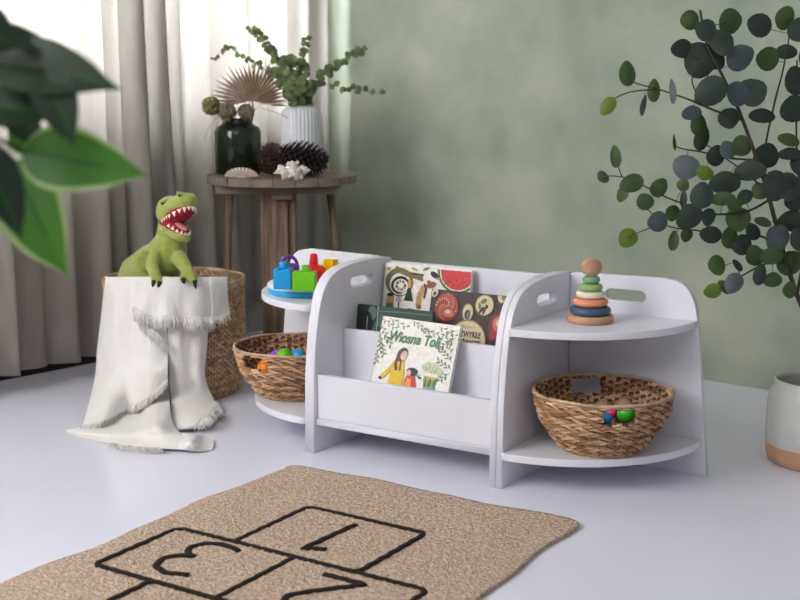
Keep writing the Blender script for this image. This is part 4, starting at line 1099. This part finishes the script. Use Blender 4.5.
# eucalyptus sprays in the vase
def spray(label, pts, Y0, seed, lr=.013, gap=.022, t0=.2, per=3, taper=.55):
    lr *= 1.35; gap *= 1.35
    t = thing('eucalyptus_branch', label, 'branch', VC+V3((0, 0, .012)), 0, 'eucalyptus branches in the ribbed vase')
    P = [V3((VC.x, VC.y, tz+.02)), V3((VC.x, VC.y, tz+vh))]+[W(x, y, Y0+dy) for x, y, dy in pts]
    C_ = [p-V3(t.location) for p in catmull(P, 8)]
    bm = bmesh.new(); tube(bm, C_, [.0018*(1-.6*i/len(C_)) for i in range(len(C_))], 6); obj('stem', bm, stem_g, t, sm=True)
    rr = random.Random(seed); bm = bmesh.new(); acc = 0; L = [0]
    for a, b in zip(C_, C_[1:]): L.append(L[-1]+(b-a).length)
    s = L[8]+(L[-1]-L[8])*t0
    while s < L[-1]:
        i = max(k for k in range(len(L)) if L[k] <= s); i = min(i, len(C_)-2); p = C_[i].lerp(C_[i+1], (s-L[i])/max(L[i+1]-L[i], 1e-6))
        fr = 1-taper*(s/L[-1])
        for k in range(per):
            a = rr.uniform(0, 6.28); r = lr*fr*rr.uniform(.8, 1.15)
            leaf_round(bm, p+V3((math.cos(a)*r*1.0, rr.uniform(-1, 1)*r, math.sin(a)*r*1.0)), r, r, a-PI/2, rr.uniform(-.8, .8), 0)
        s += gap*fr*rr.uniform(.7, 1.3)
    obj('foliage', bm, leafE, t, sm=True)
spray('eucalyptus branch rising to the upper right, tip against the green wall', [(312, 86, -.02), (332, 68, -.02), (348, 57, 0), (366, 48, .02)], 4.41, 1, .014, .020, .25)
spray('eucalyptus branch reaching low to the right against the green wall', [(306, 92, -.03), (322, 84, -.03), (345, 88, 0), (383, 94, .02)], 4.41, 2, .013, .036, .22, 2)
spray('eucalyptus branch standing straight up from the ribbed vase', [(302, 88, .01), (303, 66, 0), (304, 50, 0), (307, 36, 0)], 4.39, 3, .015, .018, .1)
spray('bushy eucalyptus branch leaning left over the palm fan', [(292, 92, 0), (280, 74, -.03), (272, 52, -.03), (262, 38, -.03), (250, 28, -.02)], 4.39, 4, .015, .020, .15)
spray('eucalyptus branch arching far left behind the palm fan', [(290, 90, .03), (268, 72, .05), (245, 58, .05), (228, 48, .05), (212, 60, .05)], 4.42, 5, .012, .026, .3, 2)
spray('dense eucalyptus branch right beside the vase mouth', [(294, 94, -.03), (288, 82, -.05), (286, 70, -.05), (290, 58, -.05)], 4.39, 6, .016, .014, .0, 4, .2)
spray('short eucalyptus branch drooping in front of the vase mouth', [(305, 92, -.03), (300, 84, -.06), (296, 78, -.07), (299, 92, -.075)], 4.39, 7, .014, .016, .0, 3, .1)

# pine cones
def cone(label, c, axis, ln, r, rows, m, sl=.022, seed=1):
    t = thing('pine_cone', label, 'pine cone', c, 0, 'dark pine cones on the round table'); rr = random.Random(seed)
    ax = V3(axis).normalized(); a = ax.orthogonal().normalized(); b = ax.cross(a); bm = bmesh.new()
    n = rows*9
    for k in range(n):
        f = (k+.5)/n; th = k*2.39996; rad = r*math.sin(PI*min(.12+f*.86, 1))**.7
        d = a*math.cos(th)+b*math.sin(th); p = ax*(f-.5)*ln+d*rad*.35; out = (d*.85+ax*.45).normalized(); w = d.cross(ax)*.008
        e = p+out*(rad*.6+sl*.4); 
        vs = [bm.verts.new(q) for q in (p-w*.5, p+w*.5, e+w-out*.006, e+out*.006, e-w-out*.006)]
        vs2 = [bm.verts.new(v.co-ax*.003) for v in vs]
        bm.faces.new(vs); bm.faces.new(vs2[::-1])
        for i in range(5): bm.faces.new((vs[i], vs[(i+1) % 5], vs2[(i+1) % 5], vs2[i]))
    obj('scales', bm, m, t)
    bm = bmesh.new(); tube(bm, [ax*(-.5*ln), ax*0, ax*(.45*ln)], [r*.3, r*.45, r*.15], 10); obj('core', bm, m, t)
cone('brown pine cone between the glass jar and the vase', V3((W(271, 158, 4.30).x, 4.31, tz+.056)), (.3, -.5, .7), .11, .048, 11, cone_b, .018, 3)
cone('large black pine cone lying on its side in front of the ribbed vase', V3((W(301, 160, 4.26).x, 4.285, tz+.062)), (1, -.1, -.14), .17, .054, 17, cone_m, .030, 2)

# scallop shell
sh = thing('scallop_shell', 'ribbed cream scallop shell standing at the front edge of the round table', 'shell', TP(241, 178.5)+V3((0, .02, 0)))
bm = bmesh.new(); n = 39; rows_ = 8; g = []
for i in range(n+1):
    a = PI*i/n; col = []
    for j in range(rows_+1):
        f = j/rows_; rib = .0022*math.cos(13*2*PI*i/n)*f
        r = .058*f; x = math.cos(a)*r; z = math.sin(a)*r*.58; y = -.018*math.sin(PI*f*.5)*math.sin(a)**.5-rib if 0 < i < n else 0
        col.append(bm.verts.new((x, .0+y, z+.0005)))
    g.append(col)
for i in range(n):
    for j in range(rows_):
        f = bm.faces.new((g[i][j], g[i+1][j], g[i+1][j+1], g[i][j+1])); f.smooth = True
        f.material_index = 1 if (i % 3 == 1 and j > 1) else 0
o = obj('ribbed_half', bm, [shell_m, shell_g], sh); m = o.modifiers.new('Solidify', 'SOLIDIFY'); m.thickness = .003
sh.rotation_euler = (math.radians(-8), 0, 0)
# conch
cn = thing('conch_shell', 'knobbly white conch shell lying in front of the pine cones', 'shell', TP(291, 180)+V3((0, .045, .026)))
cn.scale = (1.35, 1.35, 1.5)
bm = bmesh.new()
for k in range(30):
    f = k/29; a = f*PI*5; r = .021*math.sin(PI*(.08+.85*f))**.8; x = -.036+.072*f
    ball(bm, (x, .3*r*math.cos(a), .3*r*math.sin(a)), (r*.45, r*.85, r*.85), 2)
    if k % 2 == 0: 
        d = V3((0, math.cos(a*1.3), math.sin(a*1.3))); ball(bm, V3((x, 0, 0))+d*r*1.0, .0058, 1)
tube(bm, [(-.03, 0, 0), (-.048, 0, -.006)], [.006, .001], 8); tube(bm, [(.03, 0, 0), (.046, 0, .003)], [.008, .002], 8)
me = bpy.data.meshes.new('whorl'); bm.to_mesh(me); bm.free(); o = link('whorl', me, None, cn)
bake(o, [('REMESH', dict(mode='VOXEL', voxel_size=.0018, use_smooth_shade=True)), ('SMOOTH', dict(factor=.4, iterations=2))])
o.data.materials.clear(); o.data.materials.append(conch_m); smooth(o.data)

# ------------------------------------------------------------------ variegated plant in the left foreground
FY = 1.28
pl = thing('potted_ficus', 'blurred variegated plant with pointed green leaves close at the upper left', 'plant', V3((-.62, FY, 0)))
Pi = Matrix.Translation(-V3(pl.location))
def ficus_leaf(bm, pts_px, base, tip, dy0, dy1, dark, droop=.0):
    """leaf outline built around its midrib; base/tip in picture pixels at depth, half width in px"""
    b = W(base[0], base[1], FY+dy0); t_ = W(tip[0], tip[1], FY+dy1); ax = t_-b; L_ = ax.length; ax.normalize()
    view = V3((0, 1, 0)); side = ax.cross(view).normalized(); nrm = side.cross(ax).normalized()
    side = (side*math.cos(droop)+nrm*math.sin(droop)); nrm = side.cross(ax).normalized()
    hw = pts_px*FY/F; n = 18; R_ = []
    for i in range(n+1):
        s = i/n; w = hw*(math.sin(PI*min(s**.75, 1))**.85)*(1-.25*s)+.0001
        if s > .8: w = max(w*(1-(s-.8)*2.5), .0006) 
        c = b+ax*L_*s+nrm*(-.02*L_*math.sin(PI*s)*2)
        cols = []
        for k in (-1, -.84, -.06, 0, .06, .84, 1): cols.append(bm.verts.new(c+side*w*k-nrm*(w*.22*abs(k))))
        R_.append(cols)
    for i in range(n):
        for k in range(6):
            f = bm.faces.new((R_[i][k], R_[i][k+1], R_[i+1][k+1], R_[i+1][k])); f.smooth = True
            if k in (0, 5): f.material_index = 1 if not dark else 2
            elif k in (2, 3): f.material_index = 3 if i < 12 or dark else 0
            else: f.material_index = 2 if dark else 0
    return b
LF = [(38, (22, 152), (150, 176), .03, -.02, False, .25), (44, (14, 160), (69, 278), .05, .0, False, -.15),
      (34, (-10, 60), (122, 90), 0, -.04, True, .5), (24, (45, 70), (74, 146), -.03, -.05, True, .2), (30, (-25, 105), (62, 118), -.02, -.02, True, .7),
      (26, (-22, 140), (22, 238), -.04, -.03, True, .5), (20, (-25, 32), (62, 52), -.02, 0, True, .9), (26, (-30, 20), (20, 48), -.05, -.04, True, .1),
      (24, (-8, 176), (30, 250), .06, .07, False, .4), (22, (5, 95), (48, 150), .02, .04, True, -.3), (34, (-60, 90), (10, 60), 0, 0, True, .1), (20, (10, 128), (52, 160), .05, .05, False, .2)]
lb_ = bmesh.new(); sb_ = bmesh.new()
trunk = [V3((-.62, FY, .16)), V3((-.60, FY, .5)), V3((-.55, FY, .75)), W(-90, 190, FY), W(-70, 110, FY), W(-60, 20, FY)]
TC_ = catmull(trunk, 6); tube(sb_, TC_, [.008]*len(TC_), 8)
for hw, b, t_, d0, d1, dark, dr in LF:
    bp_ = ficus_leaf(lb_, hw, b, t_, d0, d1, dark, dr)
    near = min(TC_, key=lambda q: (q-bp_).length); tube(sb_, catmull([near, near.lerp(bp_, .5)+V3((0, 0, .01)), bp_], 4), .0022, 6)
for k in range(14):   # more leaves around the stem, outside the picture
    q = TC_[10+k % 18] if False else TC_[min(len(TC_)-1, 12+k)]
    p = scr(q); a = k*2.4
    bp_ = ficus_leaf(lb_, 30, (p[0]-10, p[1]), (p[0]-70-20*math.sin(a), p[1]+70*math.cos(a)), .05*math.sin(a), .12*math.sin(a), k % 2 == 0, .4*math.sin(a))
for b_ in (lb_, sb_): bmesh.ops.transform(b_, matrix=Pi, verts=b_.verts)
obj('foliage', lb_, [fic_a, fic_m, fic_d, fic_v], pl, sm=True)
obj('stem', sb_, stem_m, pl, sm=True)
bm = bmesh.new(); lathe(bm, [(0, 0), (.085, 0), (.10, .16), (.105, .18), (.095, .18), (.09, .165), (0, .16)], 40); obj('pot', bm, terra, pl, sm=True)

# ------------------------------------------------------------------ light
w = bpy.data.worlds.new('world'); S.world = w; w.use_nodes = True
bg = w.node_tree.nodes['Background']; bg.inputs[0].default_value = (.95, .97, 1.0, 1); bg.inputs[1].default_value = .35
def area(name, loc, target, sx, sy, power, col=(1, 1, 1)):
    l = bpy.data.lights.new(name, 'AREA'); l.shape = 'RECTANGLE'; l.size = sx; l.size_y = sy; l.energy = power; l.color = col
    o = bpy.data.objects.new(name, l); COL.objects.link(o); o.location = loc
    o.rotation_euler = (V3(target)-V3(loc)).to_track_quat('-Z', 'Y').to_euler(); return o
for i, (a, b) in enumerate(WIN):
    s = (a+b)/2; area('window_daylight', R(-.45, s, 1.6), R(1, s, 1.5), b-a+.2, 1.4, 900*(b-a), (.97, .985, 1))
area('assumed_side_key', (-2.9, 1.1, 2.3), (.0, 3.0, .1), 2.2, 1.8, 124, (1, .985, .97))  # assumed key light added out of view at the left, no window built there
area('front_fill', (-.7, -.9, 3.0), (.1, 2.7, .2), 2.4, 1.6, 22, (1, .985, .97))  # added soft fill from above and behind the camera, no window there
